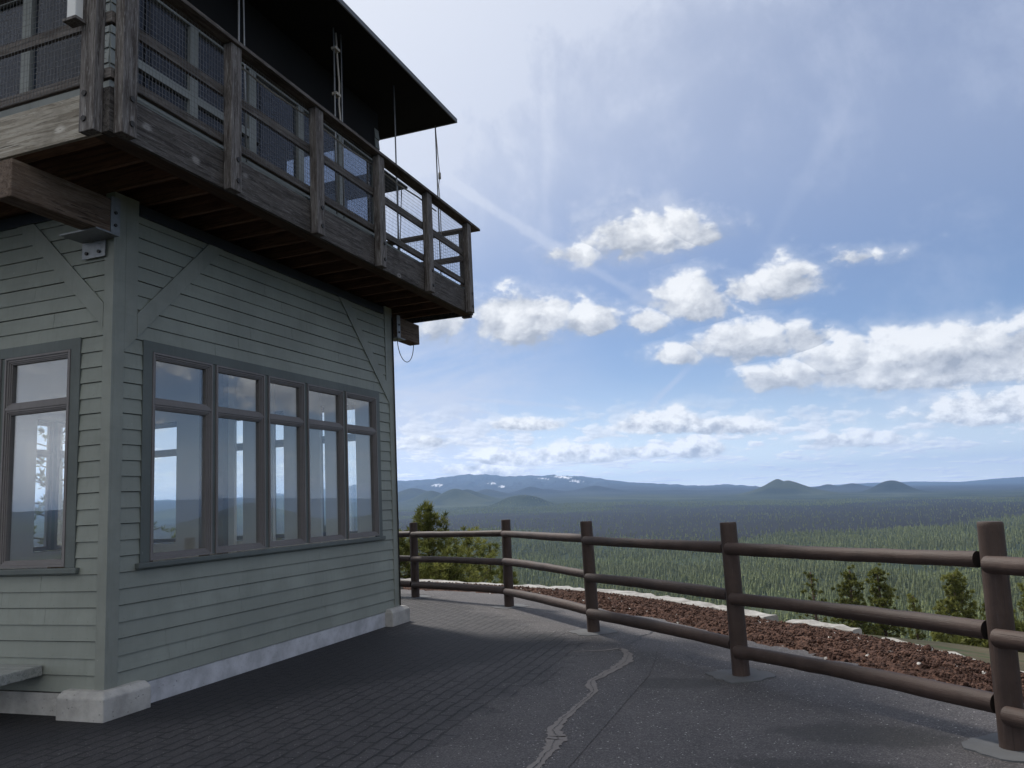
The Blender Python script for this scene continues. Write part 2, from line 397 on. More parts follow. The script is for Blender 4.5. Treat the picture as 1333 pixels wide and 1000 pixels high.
def corner_board(cx, cy, sx, sy):
    """L-shaped board wrapping a corner; sx, sy point inwards"""
    mb = MB(); wx = .085 if (cx, cy) == (0, 0) else .118
    mb.box(cx - sx*.026, cx + sx*wx, cy - sy*.026, cy - sy*.001, .175, 4.70)
    mb.box(cx - sx*.026, cx - sx*.001, cy - sy*.001, cy + sy*.118, .175, 4.70)
    return mb.build('corner_board', M['trim'], B, bevel=.003)
def corner_post(cx, cy, sx, sy):
    wy = .268 if (cx, cy) == (0, 0) else .20; mb = MB()
    mb.prism([(.1185, 3.20), (wy, 3.20 + wy - .1185), (wy, 4.70), (.1185, 4.70)], .001, .0255, lambda v: (cx - sx*v[2], cy + sy*v[0], v[1]))
    if (cx, cy) != (0, 0): mb.prism([(.1185, 3.20), (wy, 3.20 + wy - .1185), (wy, 4.70), (.1185, 4.70)], .001, .0255, lambda v: (cx + sx*v[0], cy - sy*v[2], v[1]))
    return mb.build('corner_filler_board', M['trim'], B)
for cx, cy, sx, sy in ((0, 0, -1, 1), (0, L, -1, -1), (-L, 0, 1, 1), (-L, L, 1, -1)):
    corner_board(cx, cy, sx, sy); corner_post(cx, cy, sx, sy)
    # chamfered concrete corner block
    mb = MB(); o = .135
    x0, x1 = cx - sx*o, cx + sx*.40; y0, y1 = cy - sy*o, cy + sy*.40
    xa, ya = cx - sx*(o - .05), cy - sy*(o - .05)
    b0, b1, b2 = GZ - .15, .155, .205
    vs = [(x0,y0,b0),(x1,y0,b0),(x1,cy + sy*.1,b0),(cx + sx*.1,cy + sy*.1,b0),(cx + sx*.1,y1,b0),(x0,y1,b0)]
    vs += [(x, y, b1) for x, y, _ in vs[:6]]
    top = [(xa,ya),(x1 - sx*.02,ya),(x1 - sx*.02,cy + sy*.1),(cx + sx*.1,cy + sy*.1),(cx + sx*.1,y1 - sy*.02),(xa,y1 - sy*.02)]
    vs += [(x, y, b2) for x, y in top]
    fs = [tuple(range(6)), tuple(range(12, 18))] + [(i + a, (i+1) % 6 + a, (i+1) % 6 + a + 6, i + a + 6) for a in (0, 6) for i in range(6)]
    mb.add(vs, fs); ob = mb.build('foundation_block', M['concrete'], B, bevel=.012)
# drain pipe on the far corner
mb = MB(); mb.tube([(.040, L + .012, .21), (.040, L + .012, 2.2), (.040, L + .012, 4.55)], .010, 8); mb.build('conduit', M['dark_steel'], B, True)
# inside
mb = MB(); mb.box(-L + .11, -.11, .11, L - .11, .05, .16); mb.build('interior_floor', M['floor_in'], B)
mb = MB(); mb.box(-L + .11, -.11, .11, L - .11, 4.30, 4.38); mb.build('interior_ceiling', M['plaster'], B)

for x0, x1 in ((-3.97, -3.22), (-3.09, -2.80), (-2.63, -2.06), (-1.85, -1.19), (-1.10, -.78), (-.55, -.20)):
    mb = MB(); mb.box(x0, x1, L - .165, L - .105, .161, 4.299); mb.build('interior_panel', M['plaster'], B)
for y0, y1 in ((4.07, 4.75), (2.9, 3.5)):
    mb = MB(); mb.box(-L + .105, -L + .165, y0, y1, .161, 4.299); mb.build('interior_panel', M['plaster'], B)

for x, y in ((-3.45, 3.2), (-1.75, 3.6), (-2.75, 4.4)):
    mb = MB(); mb.box(x - .055, x + .055, y - .055, y + .055, .161, 4.299); mb.build('interior_post', M['inpost'], B)
tb_ = thing('display_table', 'brown display table inside the lower room', 'table', (-2.1, 1.9, .16))
mb = MB(); mb.box(-.55, .55, -.35, .35, 1.02, 1.06); mb.build('table_top', M['white_box'], tb_)
mb = MB(); mb.box(-.5, .5, -.3, .3, .80, 1.019); mb.build('drawer_box', M['beam'], tb_)
for a in (-.45, .45):
    for b in (-.27, .27):
        mb = MB(); mb.box(a - .03, a + .03, b - .03, b + .03, 0, .799); mb.build('leg', M['beam'], tb_)

# deck frame
OV = 1.02; ZD0, ZD1 = 4.655, 5.02
xa, xb, ya, yb = -L - OV, OV, -1.04, L + .94
for (a, b, c, d, m, nm) in [(xb - .04, xb, ya, yb, 'rim_dark', None), (xa, xa + .04, ya, yb, 'rim_dark', None)]:
    mb = MB(); mb.box(a, b, c + .0405, d - .0405, ZD0, ZD1); mb.build('rim_board', M[m], B, bevel=.004)
mb = MB(); mb.box(xa, xb, ya, ya + .04, ZD0, ZD1); mb.build('rim_board', M['rim_tan'], B, bevel=.004, label='tan less weathered rim board over the near wall')
mb = MB(); mb.box(xa, xb, yb - .04, yb, ZD0, ZD1); mb.build('rim_board', M['rim_dark'], B, bevel=.004)
for (a, b, c, d) in [(xb - .20, xb - .045, ya + .045, yb - .045), (xa + .045, xa + .20, ya + .045, yb - .045)]:
    mb = MB(); mb.box(a, b, c, d, ZD0 + .006, ZD0 + .046); mb.build('ledger_board', M['deckboard'], B)
mb = MB(); mb.box(xa + .21, xb - .205, ya + .045, ya + .17, ZD0 + .006, ZD0 + .046); mb.build('ledger_board', M['joist'], B)
y = ya + .62
js = []
while y < yb - .1:
    js.append(y); y += .405
for y in js:
    mb = MB(); mb.box(xa + .21, xb - .21, y - .022, y + .022, 4.705, 4.958); mb.build('joist', M['joist'], B)
x = xa
i = 0
while x < xb - .05:
    w = min(.138, xb - x - .002)
    mb = MB(); mb.box(x + .003, x + w, ya - .012, yb + .012, 4.962, 5.0 if (x + w) < xb - .045 and x > xa + .045 else 5.0)
    if x > xa + .045 and x + w < xb - .045: mb = MB(); mb.box(x + .003, x + w, ya + .042, yb - .042, 4.962, 5.03); mb.build('deck_board', M['deckboard'], B)
    x += .141
# painted toe board above the rim, seen under the low rail
for T0 in (((xb - .09), (xb - .06), ya + .1, yb - .1), ((xa + .06), (xa + .09), ya + .1, yb - .1)):
    mb = MB(); mb.box(*T0, 5.032, 5.085); mb.build('toe_board', M['cab'], B)
# carrying beams that stick out past the corners
def beam(x0, x1):
    mb = MB(); mb.box(x0, x1, -1.13, L + 1.06, 4.262, 4.592) if False else None
for (y0, y1) in ((-1.13, -.045), (L + .045, L + .82)):
    for x0 in (-.085, -L - .10):
        mb = MB(); mb.box(x0, x0 + .185, y0, y1, 4.255, 4.578); bo = mb.build('carrying_beam', M['beam'], B, bevel=.01)
        yy = y1 if y0 < 0 else y0; sg = -1 if y0 < 0 else 1
        br = MB()
        br.box(x0 + .186, x0 + .194, yy - sg*.005, yy + sg*.10, 4.25, 4.60)                       # side plate
        br.box(x0 - .25 if y0 < 0 else x0, x0 + .194, yy - sg*.002, yy + sg*.26, 4.240, 4.2535)                        # seat plate
        if y0 < 0: br.box(x0 - .25, x0 + .03, yy - sg*.001, yy + sg*.008, 4.08, 4.2395)                        # back plate
        b2 = br.build('bracket', M['steel'], bo)
        for zz in (4.33, 4.45):
            bb = MB(); bb.tube([(x0 + .19, yy + sg*.05, zz), (x0 + .206, yy + sg*.05, zz)], .016, 8); bb.build('bolt', M['dark_steel'], bo)
        if y0 < 0:
            for xx in (x0 - .19, x0 - .04):
                bb = MB(); bb.tube([(xx, yy + sg*.006, 4.13), (xx, yy + sg*.022, 4.13)], .017, 8); bb.build('bolt', M['dark_steel'], bo)
# cable loop under the far beam
mb = MB(); pts = [(.06, 5.42 + .28*(1 - math.cos(t))*1.0, 4.27 - .36*math.sin(t)) for t in [math.pi*i/16 for i in range(17)]]
mb.tube(pts, .006, 6); mb.build('cable_loop', M['black'], B, True)

# railing
def post(x, y, axis, sgn):
    """double-faced railing post bolted to the rim; axis = direction it sticks out"""
    mb = MB(); w = .075
    if axis == 'x': mb.box(x, x + sgn*.09, y - w, y + w, 4.638, 6.10)
    else: mb.box(x - w, x + w, y, y + sgn*.09, 4.638, 6.10)
    p = mb.build('railing_post', M['post_wood'], B, bevel=.006)
    for zz in (4.74, 4.95):
        bb = MB()
        if axis == 'x': bb.tube([(x + sgn*.089, y + .02, zz), (x + sgn*.102, y + .02, zz)], .024, 8)
        else: bb.tube([(x - .02, y + sgn*.089, zz), (x - .02, y + sgn*.102, zz)], .024, 8)
        bb.build('bolt', M['dark_steel'], p)
PY = [-.935, .34, 1.745, 3.145, 4.545, 5.99]
for y in PY:
    post(xb + .008, y, 'x', 1); post(xa - .008, y, 'x', -1)
PX = [.885, -.52, -1.92, -3.32, -4.72, -6.2]
for x in PX:
    post(x, ya - .008, 'y', -1); post(x, yb + .008, 'y', 1)
for z0, z1, nm in ((5.105, 5.190, 'rail'), (5.580, 5.675, 'rail')):
    for (a, b) in ((xb - .04, xb), (xa, xa + .04)):
        mb = MB(); mb.box(a, b, ya + .041, yb - .041, z0, z1); mb.build('rail', M['rail_y'], B, bevel=.004)
    for (a, b) in ((ya, ya + .04), (yb - .04, yb)):
        mb = MB(); mb.box(xa, xb, a, b, z0, z1); mb.build('rail', M['rail_x'], B, bevel=.004)
for (a, b) in ((xb - .045, xb + .125), (xa - .125, xa + .045)):
    mb = MB(); mb.box(a, b, ya - .125, yb + .16, 6.102, 6.142); mb.build('handrail_cap', M['rail_y'], B, bevel=.005)
for (a, b) in ((ya - .125, ya + .045), (yb - .045, yb + .125)):
    mb = MB(); mb.box(xa + .0455, xb - .0455, a, b, 6.102, 6.142); mb.build('handrail_cap', M['rail_x'], B, bevel=.005)
def wires(T, u0, u1):
    mb = MB(); r_ = .0013
    n = int((u1 - u0) / .038)
    for i in range(n + 1):
        u = u0 + i * .038; mb.box(u - r_, u + r_, -r_, r_, 5.11, 6.10, T=T)
    for j in range(20):
        z = 5.115 + j * .0515; mb.box(u0, u1, r_, 3*r_, z - r_, z + r_, T=T)
    return mb.build('wire_mesh', M['wire'], B)
wires(lambda v: (xb + .0035 + v[1]*.8, v[0], v[2]), ya + .05, yb - .05)
wires(lambda v: (xa - .0045 + v[1]*.8, v[0], v[2]), ya + .05, yb - .05)
wires(lambda v: (v[0], ya - .0045 + v[1]*.8, v[2]), xa + .06, xb - .05)
wires(lambda v: (v[0], yb + .0035 + v[1]*.8, v[2]), xa + .06, xb - .05)

# cab: the glazed upper room
ca, cb, cc, cd = -L + .04, -.09, -.02, L - .03      # x0 x1 y0 y1
ZS, ZH, ZC, ZF = 5.86, 7.10, 7.93, 7.62
mb = MB()
for (a, b, c, d) in ((cb - .10, cb, cc, cd), (ca, ca + .10, cc, cd), (ca + .1, cb - .1, cc, cc + .10), (ca + .1, cb - .1, cd - .10, cd)):
    mb.box(a, b, c, d, 5.031, ZS)
mb.build('cab_wall', M['cab'], B)
mb = MB()
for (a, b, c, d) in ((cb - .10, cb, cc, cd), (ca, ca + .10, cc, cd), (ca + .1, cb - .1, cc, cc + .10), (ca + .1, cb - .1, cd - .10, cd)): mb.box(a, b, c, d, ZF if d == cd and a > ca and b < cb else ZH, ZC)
mb.build('cab_header', M['soffit'], B)  # header coloured near-black to carry the shade under the roof
mb = MB(); mb.box(ca + .11, cb - .11, cc + .11, cd - .11, 5.031, 5.06); mb.build('cab_floor', M['cab_in'], B)
mb = MB(); mb.box(ca + .11, cb - .11, cc + .11, cd - .11, 7.80, 7.90); mb.build('cab_ceiling', M['cab_in'], B)
# shutters added inside the panes to keep the upper room dark
mb = MB(); mb.box(ca + .11, ca + .15, cc + .11, cd - .11, ZS, ZH); mb.box(ca + .15, -1.75, cd - .16, cd - .12, ZS, ZF); mb.box(ca + .15, -1.2, cc + .12, cc + .16, ZS, ZH); mb.build('added_inner_shutter', M['cab_in'], B)
for cx, cy in ((cb, cc), (cb, cd), (ca, cc), (ca, cd)):
    mb = MB(); x0 = cx - .13 if cx == cb else cx; y0 = cy if cy == cc else cy - .13
    mb.box(x0, x0 + .13, y0, y0 + .13, ZS + .0005, ZH - .0005)
    sx = 1 if cx == cb else -1; sy = -1 if cy == cc else 1
    for j in range(11):                           # short clapboards on the corner piers
        z = ZS + .01 + j * .16
        vs = [(0, .020, z), (.13, .020, z), (.13, .004, z + .165), (0, .004, z + .165)]
        xs = lambda t, d: ((x0 + t, (y0 if sy < 0 else y0 + .13) + sy*d))
        mb.add([(x0 + t, (y0 if sy < 0 else y0 + .13) + sy*d, zz) for t, d, zz in vs] + [(x0 + t, (y0 if sy < 0 else y0 + .13) + sy*.001, zz) for t, d, zz in vs], [(0,1,2,3),(4,5,6,7),(0,1,5,4),(3,2,6,7),(0,3,7,4),(1,2,6,5)])
        mb.add([((x0 + .13 if sx > 0 else x0) + sx*d, y0 + t, zz) for t, d, zz in vs] + [((x0 + .13 if sx > 0 else x0) + sx*.001, y0 + t, zz) for t, d, zz in vs], [(0,1,2,3),(4,5,6,7),(0,1,5,4),(3,2,6,7),(0,3,7,4),(1,2,6,5)])
    mb.build('corner_pier', M['cab'], B)
def cab_side(T, u0, u1, rail_bays=(), ZH=ZH):
    n = 5; w = (u1 - u0) / n
    for i in range(n):
        a, b = u0 + i * w, u0 + (i + 1) * w
        fb = MB(); i0, i1, j0, j1 = nested_frame(fb, T, a + .001, b - .001, ZS + .002, ZH - .002, [(.062, -.07, .012)])
        if i in rail_bays: fb.box(i0, i1, -.06, .010, 6.16, 6.255, T=T)
        wd = fb.build('cab_window', M['cab'], B)
        pb = MB(); pb.box(i0 - .004, i1 + .004, -.035, -.027, j0 - .004, j1 + .004, T=T); pb.build('pane', M['cab_glass'], wd)
cab_side(lambda v: (cb + v[1], v[0], v[2]), cc + .131, cd - .131, (0, 1))
cab_side(lambda v: (v[0], cc - v[1], v[2]), ca + .131, cb - .131)
cab_side(lambda v: (ca - v[1], v[0], v[2]), cc + .131, cd - .131)
cab_side(lambda v: (v[0], cd + v[1], v[2]), ca + .131, cb - .131, (), ZF)
# white enamel cabinet just inside the far end
wt = thing('enamel_cabinet', 'white enamel cabinet standing behind the upper room glass', 'cabinet', (-.62, 4.75, 5.06))
mb = MB(); mb.box(-.16, .16, -.16, .16, 1.12, 1.36); mb.build('cabinet_top', M['white_box'], wt, bevel=.01)
mb = MB(); mb.box(-.11, .11, -.11, .11, 0, 1.119); mb.build('pedestal', M['white_box'], wt, bevel=.01)

# roof: thin slab with a dark underside
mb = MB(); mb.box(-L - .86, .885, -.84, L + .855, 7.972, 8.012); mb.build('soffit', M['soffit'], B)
mb = MB(); mb.box(-L - .89, .905, -.87, L + .885, 8.013, 8.04); mb.build('roof', M['roof_metal'], B)
mb = MB()
mb.box(.886, .906, -.87, L + .885, 7.968, 8.0125); mb.box(-L - .89, -L - .861, -.87, L + .885, 7.968, 8.0125)
mb.box(-L - .86, .8855, -.87, -.841, 7.968, 8.0125); mb.box(-L - .86, .8855, L + .856, L + .885, 7.968, 8.0125)
mb.build('roof_edge', M['roof_metal'], B)
# propped shutter on the far side and the rods that hold the panels up
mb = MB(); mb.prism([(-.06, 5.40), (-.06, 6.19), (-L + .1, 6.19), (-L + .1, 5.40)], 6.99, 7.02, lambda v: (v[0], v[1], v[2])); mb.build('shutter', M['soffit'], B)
mb = MB(); mb.box(.925, 1.0235, ya - .0035, ya + .10, 4.652, 5.022); mb.build('rim_corner_block', M['rim_dark'], B)
def rod(p0, p1, r_=.011, m='steel'):
    mb = MB(); mb.tube([p0, p1], r_, 6); return mb.build('prop_rod', M[m], B, True)
for y in (1.10, 3.0, 4.66, 6.11): rod((.535, y, 7.971), (.535, y, 5.032))
for y0, y1 in ((1.16, 1.22), (3.18, 3.15)): rod((.535, y0, 7.971), (.545, y1, 5.032), .009)
rod((-.16, 6.03, 6.989), (-.20, 5.98, 5.032), .010); rod((-.10, 6.05, 6.989), (-.17, 5.94, 5.032), .008)
def rope(pts, r_=.013, m='rope', name='rope'):
    mb = MB(); mb.tube(pts, r_, 6); return mb.build(name, M[m], B, True)
rope([(.52, 3.08, 7.94), (.53, 3.085, 7.6), (.545, 3.10, 7.2), (.56, 3.06, 6.9), (.60, 3.03, 6.6), (.72, 3.0, 6.4), (.95, 2.62, 6.24), (1.06, 2.42, 6.15)], .012)
for z in (7.66, 7.02, 6.62):
    mb = MB(); mb.box(.50, .57, 2.99, 3.10, z, z + .035); mb.build('rope_cleat', M['rope'], B)
rope([(.958, .55, 6.06), (.955, 1.1, 6.03), (.957, 1.8, 6.055), (.955, 2.6, 6.02), (.957, 3.2, 6.05), (.955, 3.9, 6.03), (.957, 4.5, 6.06), (.955, 5.1, 6.05)], .011)
rope([(.545, 6.09, 7.95), (.56, 6.12, 7.4), (.575, 6.13, 7.1), (.55, 6.12, 6.9), (.565, 6.13, 6.6), (.56, 6.12, 5.9)], .007)
mb = MB(); mb.tube([(.572, 6.13, 7.13), (.57, 6.13, 7.02)], .022, 6); mb.build('rope_knot', M['rope'], B, True)
# pale box and lamp fixed to the near rail
mb = MB(); mb.box(.745, .835, ya - .18, ya - .102, 5.56, 5.92); bx = mb.build('rail_box', M['white_box'], B, bevel=.008)
mb = MB(); mb.box(.725, .865, ya - .20, ya - .100, 5.535, 5.558); mb.build('shelf', M['post_wood'], bx)

# ------------------------------------------------------------------ bench against the near wall
bn = thing('bench', 'pale grey painted plank bench end beside the building corner', 'bench', (-1.6, -.3, GZ))
for i in range(3):
    mb = MB(); y1 = .275 - i * .182; mb.box(-1.0, .91 + .02*i, y1 - .175, y1, .345, .435); mb.build('seat_board', M['bench'], bn, bevel=.008)
for xx in (-.75, .0):
    mb = MB(); mb.box(xx - .04, xx + .04, -.2, .2, 0, .344); mb.build('leg', M['bench'], bn, bevel=.006)
bn.rotation_euler.z = R(-14) * 0

# ------------------------------------------------------------------ the paved summit
BED_IN = [(-6.2, 11.3), (-4.2, 10.4), (-2.21, 9.67), (-.6, 9.15), (.8, 8.47), (2.1, 7.4), (3.01, 6.32), (3.69, 5.75), (4.5, 4.72), (5.13, 4.0), (5.66, 3.5), (6.02, 2.95), (6.63, 2.36), (7.09, 1.77), (7.9, .6), (8.9, -1.1), (9.8, -3.2), (10.2, -6)]
CURB = [(-7.2, 13.7), (-5.4, 13.0), (-3.78, 12.3), (-2.06, 11.5), (-.47, 10.72), (1.1, 9.95), (2.27, 9.35), (3.13, 8.62), (4.3, 7.3), (5.3, 6.05), (6.0, 5.45), (6.86, 4.36), (7.23, 3.6), (8.1, 2.0), (9.2, .2), (10.3, -2.2), (11, -6)]
def ring_xy(cx, cy, r_, a0, a1, n): return [(cx + r_*math.cos(R(a0 + (a1-a0)*i/n)), cy + r_*math.sin(R(a0 + (a1-a0)*i/n))) for i in range(n + 1)]
def sheet(name, poly, z, mat, kind='structure'):
    bm = bmesh.new(); vs = [bm.verts.new((x, y, z)) for x, y in poly]; bm.faces.new(vs); bmesh.ops.triangulate(bm, faces=bm.faces[:])
    bmesh.ops.recalc_face_normals(bm, faces=bm.faces[:])
    for f in bm.faces:
        if f.normal.z < 0: f.normal_flip()
    me = bpy.data.meshes.new(name); bm.to_mesh(me); bm.free(); me.materials.append(mat)
    o = bpy.data.objects.new(name, me); col.objects.link(o); return tag(o, kind=kind)
def jag(pts, amp, sub):
    out = []
    for (x0, y0), (x1, y1) in zip(pts, pts[1:]):
        for i in range(sub):
            t = i / sub; out.append((x0 + (x1-x0)*t + random.gauss(0, amp), y0 + (y1-y0)*t + random.gauss(0, amp)))
    return out + [pts[-1]]
back = ring_xy(0, 0, 12.5, -32, -238, 40)
sheet('plaza_asphalt', jag(BED_IN, .035, 8) + [(10.6, -7)] + back, GZ, M['asphalt'])
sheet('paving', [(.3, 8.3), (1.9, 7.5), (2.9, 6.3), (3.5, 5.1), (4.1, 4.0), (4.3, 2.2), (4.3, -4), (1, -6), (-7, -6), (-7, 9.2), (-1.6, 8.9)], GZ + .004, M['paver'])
def strip(name, pts, widths, z, mat, kind):
    mb = MB(); k = len(pts); Ls = []; Rs = []
    for i, (x, y) in enumerate(pts):
        a = Vector(pts[max(i-1, 0)]); b = Vector(pts[min(i+1, k-1)]); t = (b - a).normalized(); n = Vector((-t.y, t.x)); w = widths[i] / 2; n = n if n.length else Vector((1, 0))
        Ls.append((x + n.x*w, y + n.y*w, z)); Rs.append((x - n.x*w, y - n.y*w, z))
    mb.add(Ls + Rs, [(i, i+1, k+i+1, k+i) for i in range(k-1)])
    o = mb.build(name, mat); return tag(o, kind=kind)
CR = [(3.265, 3.268), (3.60, 3.371), (3.74, 3.50), (3.90, 3.15), (3.954, 2.821), (3.91, 2.366), (3.83, 1.9), (3.87, 1.689), (3.96, 1.501), (3.95, 1.15), (3.948, .871), (3.945, .55), (3.96, .273), (4.055, .091), (4.07, -.12), (4.09, -.32), (4.09, -.60), (4.12, -1.2), (4.2, -2)]
WD = [.02, .05, .07, .09, .13, .10, .08, .10, .06, .05, .06, .08, .10, .15, .10, .07, .08, .08, .08]
cr = []; wd = []
for i in range(len(CR) - 1):
    for j in range(9):
        t = j / 9; cr.append((CR[i][0]*(1-t) + CR[i+1][0]*t + random.gauss(0, .006), CR[i][1]*(1-t) + CR[i+1][1]*t)); wd.append(max(.02, (WD[i]*(1-t) + WD[i+1]*t) * random.uniform(.75, 1.2)))
strip('crack_filler', cr, wd, GZ + .008, M['sealer'], 'structure')
strip('crack', [(x + .006*math.sin(i*.5), y) for i, (x, y) in enumerate(cr[24:])], [.006 * random.uniform(.2, 1.3) for _ in cr[24:]], GZ + .012, M['black'], 'structure')
strip('crack', [(3.80, 3.78), (3.78, 3.95), (3.84, 4.1), (3.80, 4.28), (3.87, 4.45), (3.9, 4.8)], [.01, .025, .015, .03, .015, .02], GZ + .008, M['black'], 'structure')

# cinder bed between the paving and the curb: a lumpy mound of small red stones
def add_grain(o, rings, n, length):
    P = np.zeros((rings*n, 3), np.float32); k = np.arange(rings*n); t = 2*np.pi*(k % n)/n
    P[:, 0] = (k//n)/max(rings - 1, 1)*length*.9; P[:, 1] = np.cos(t)*.85; P[:, 2] = np.sin(t)*.85
    a = o.data.attributes.new('grain', 'FLOAT_VECTOR', 'POINT'); a.data.foreach_set('vector', P.ravel())
def resample(pts, n):
    P = np.array(pts); d = np.r_[0, np.cumsum(np.hypot(*np.diff(P, axis=0).T))]; s = np.linspace(0, d[-1], n)
    return np.c_[np.interp(s, d, P[:, 0]), np.interp(s, d, P[:, 1])]
NA, NB = 560, 60
a_ = resample(BED_IN[2:], NA); b_ = resample(CURB[2:], NA)
tt = np.linspace(-.06, 1.02, NB)[None, :, None]
XY = a_[:, None, :]*(1 - tt) + b_[:, None, :]*tt
zz = GZ - .03 + .11*np.sin(np.clip(tt[..., 0], 0, 1)*math.pi)**.7 * np.ones((NA, 1)) - .10*np.clip(tt[..., 0], 0, 1)
zz = zz + rng.normal(0, .010, (NA, NB))
V = np.dstack([XY, zz]).reshape(-1, 3); V[:, :2] += rng.normal(0, .008, (NA*NB, 2))
idx = np.arange(NA*NB).reshape(NA, NB); F = np.stack([idx[:-1, :-1], idx[1:, :-1], idx[1:, 1:], idx[:-1, 1:]], -1).reshape(-1, 4)
o = bpy.data.objects.new('cinder_bed', np_mesh('cinder_bed', V, F, M['cinder'])); col.objects.link(o); tag(o, 'loose red brown cinder gravel filling the strip beyond the log fence', kind='stuff')
# loose lumps on it (nobody could count them)
ico = bmesh.new(); bmesh.ops.create_icosphere(ico, subdivisions=1, radius=1); iv = np.array([v.co[:] for v in ico.verts]); jf = np.array([[v.index for v in f.verts] for f in ico.faces]); ico.free()
N = 24000
ia = (rng.beta(1.4, 1.0, N) * (NA - 60)).astype(int) + 20; ib = rng.uniform(.04, .97, N)
cxy = a_[ia]*(1 - ib[:, None]) + b_[ia]*ib[:, None]
cz = GZ - .03 + .11*np.sin(ib*math.pi)**.7 - .10*ib
sz = np.exp(rng.normal(-4.65, .45, N))
vv = iv[None] * (1 + rng.normal(0, .22, (N, len(iv), 1))) * sz[:, None, None] * rng.uniform(.6, 1.3, (N, 1, 3))
vv[..., 0] += cxy[:, 0, None]; vv[..., 1] += cxy[:, 1, None]; vv[..., 2] += cz[:, None] + sz[:, None]*.3
ff = jf[None] + (np.arange(N) * len(iv))[:, None, None]
o = bpy.data.objects.new('cinder_stones', np_mesh('cinder_stones', vv.reshape(-1, 3), ff.reshape(-1, 3), M['cinder'])); col.objects.link(o); tag(o, 'rough red cinder lumps lying on the gravel strip', kind='stuff')

# low limewashed curb wall at the brink
cb_ = resample(CURB, 180); nrm = np.gradient(cb_, axis=0); nrm = np.c_[-nrm[:, 1], nrm[:, 0]] / np.hypot(*nrm.T)[:, None]
if (nrm[90] @ (cb_[90] - np.array([0, 3]))) < 0: nrm = -nrm
def curb_part(i0, i1, inn, outw, ztop):
    mb = MB(); n = i1 - i0 + 1; rows = []
    for i in range(i0, i1 + 1):
        z = ztop + random.gauss(0, .010); p = cb_[i]; q0 = p - nrm[i]*((inn(i) if callable(inn) else inn) + random.gauss(0, .02)); q1 = p + nrm[i]*(outw + random.gauss(0, .015))
        rows += [(*q0, -.5), (*q0, z - .012), (*(q0 + nrm[i]*.02), z), (*(q1 - nrm[i]*.02), z + .01), (*q1, z - .01), (*q1, -.9)]
    mb.add(rows, [(a*6 + j, (a+1)*6 + j, (a+1)*6 + j + 1, a*6 + j + 1) for a in range(n-1) for j in range(5)] + [tuple(range(6)), tuple(range((n-1)*6, n*6))])
    return mb
cw = thing('curb_wall', 'low limewashed curb wall along the brink beyond the cinder strip', 'wall', (0, 0, 0))
ib0 = int(180*.52)
curb_part(0, ib0, lambda i: .40 - .24*min(1, max(0, (i - 45)/40)), .07, -.065).build('wall_section', M['curb'], cw)
curb_part(ib0 + 2, ib0 + 9, .10, .06, -.08).build('wall_section', M['curb'], cw)
curb_part(ib0 + 11, 179, .02, .06, -.13).build('wall_section', M['curb'], cw)

# ------------------------------------------------------------------ log fence
FP = [(-3.85, 9.25), (-1.24, 8.30), (1.125, 6.97), (3.149, 4.585), (5.128, 2.271), (6.907, .393), (8.35, -1.75), (9.5, -4.1)]
fence = thing('log_fence', 'dark brown three rail log fence curving along the paved edge', 'fence', (0, 0, 0))
ctr = Vector((0, 0))
for i, (x, y) in enumerate(FP):
    h = [1.35, 1.35, 1.36, 1.345, 1.345, 1.352, 1.35, 1.35][i]; lean = [(0,0),(.0,.0),(.01,.0),(-.012,.0),(.0,0),(.036,0.01),(0,0),(0,0)][i]
    mb = MB(); zs = [GZ - .06, GZ + .42, GZ + .9, h - .03, h - .012, h - .003]; n = 20
    rr_ = [.079, .079, .077, .0765, .0755, .070]
    mb.tube([(lean[0]*z/h, lean[1]*z/h, z) for z in zs], rr_, n)
    p = mb.build('post', M['fence'], fence, True); p.location = (x, y, 0); add_grain(p, 6, n, 1.4)
    md = p.modifiers.new('w', 'EDGE_SPLIT'); md.split_angle = R(50)
    fb = MB(); a = .26
    t = math.atan2(FP[min(i+1, 7)][1] - FP[max(i-1, 0)][1], FP[min(i+1, 7)][0] - FP[max(i-1, 0)][0])
    poly = []
    for j in range(28):
        q = 2*math.pi*j/28; c_, s_ = math.cos(q), math.sin(q); k_ = 1/max(abs(c_), abs(s_))**.7 * random.uniform(.88, 1.1)
        poly.append((c_*k_*a, s_*k_*a))
    fb.prism(poly, GZ - .05, GZ + .010, lambda v: (x + v[0]*math.cos(t) - v[1]*math.sin(t), y + v[0]*math.sin(t) + v[1]*math.cos(t), v[2])); fb.build('footing', M['slab'], p) if False else None
    f2 = MB(); f2.prism([(u*math.cos(t) - v*math.sin(t), u*math.sin(t) + v*math.cos(t)) for u, v in poly], GZ - .05, GZ + .010, lambda v: v); fo = f2.build('footing', M['slab'], p)
RZ = [(1.128, 1.13), (.672, .672), (.21, .208)]
H = {1: [1.132, .678, .21, 1.126, .673, .205], 2: [1.134, .668, .215, 1.132, .69, .211], 3: [1.122, .667, .216, 1.104, .644, .204], 4: [1.11, .675, .238, 1.105, .656, .192], 5: [1.109, .666, .217, 1.087, .639, .178]}
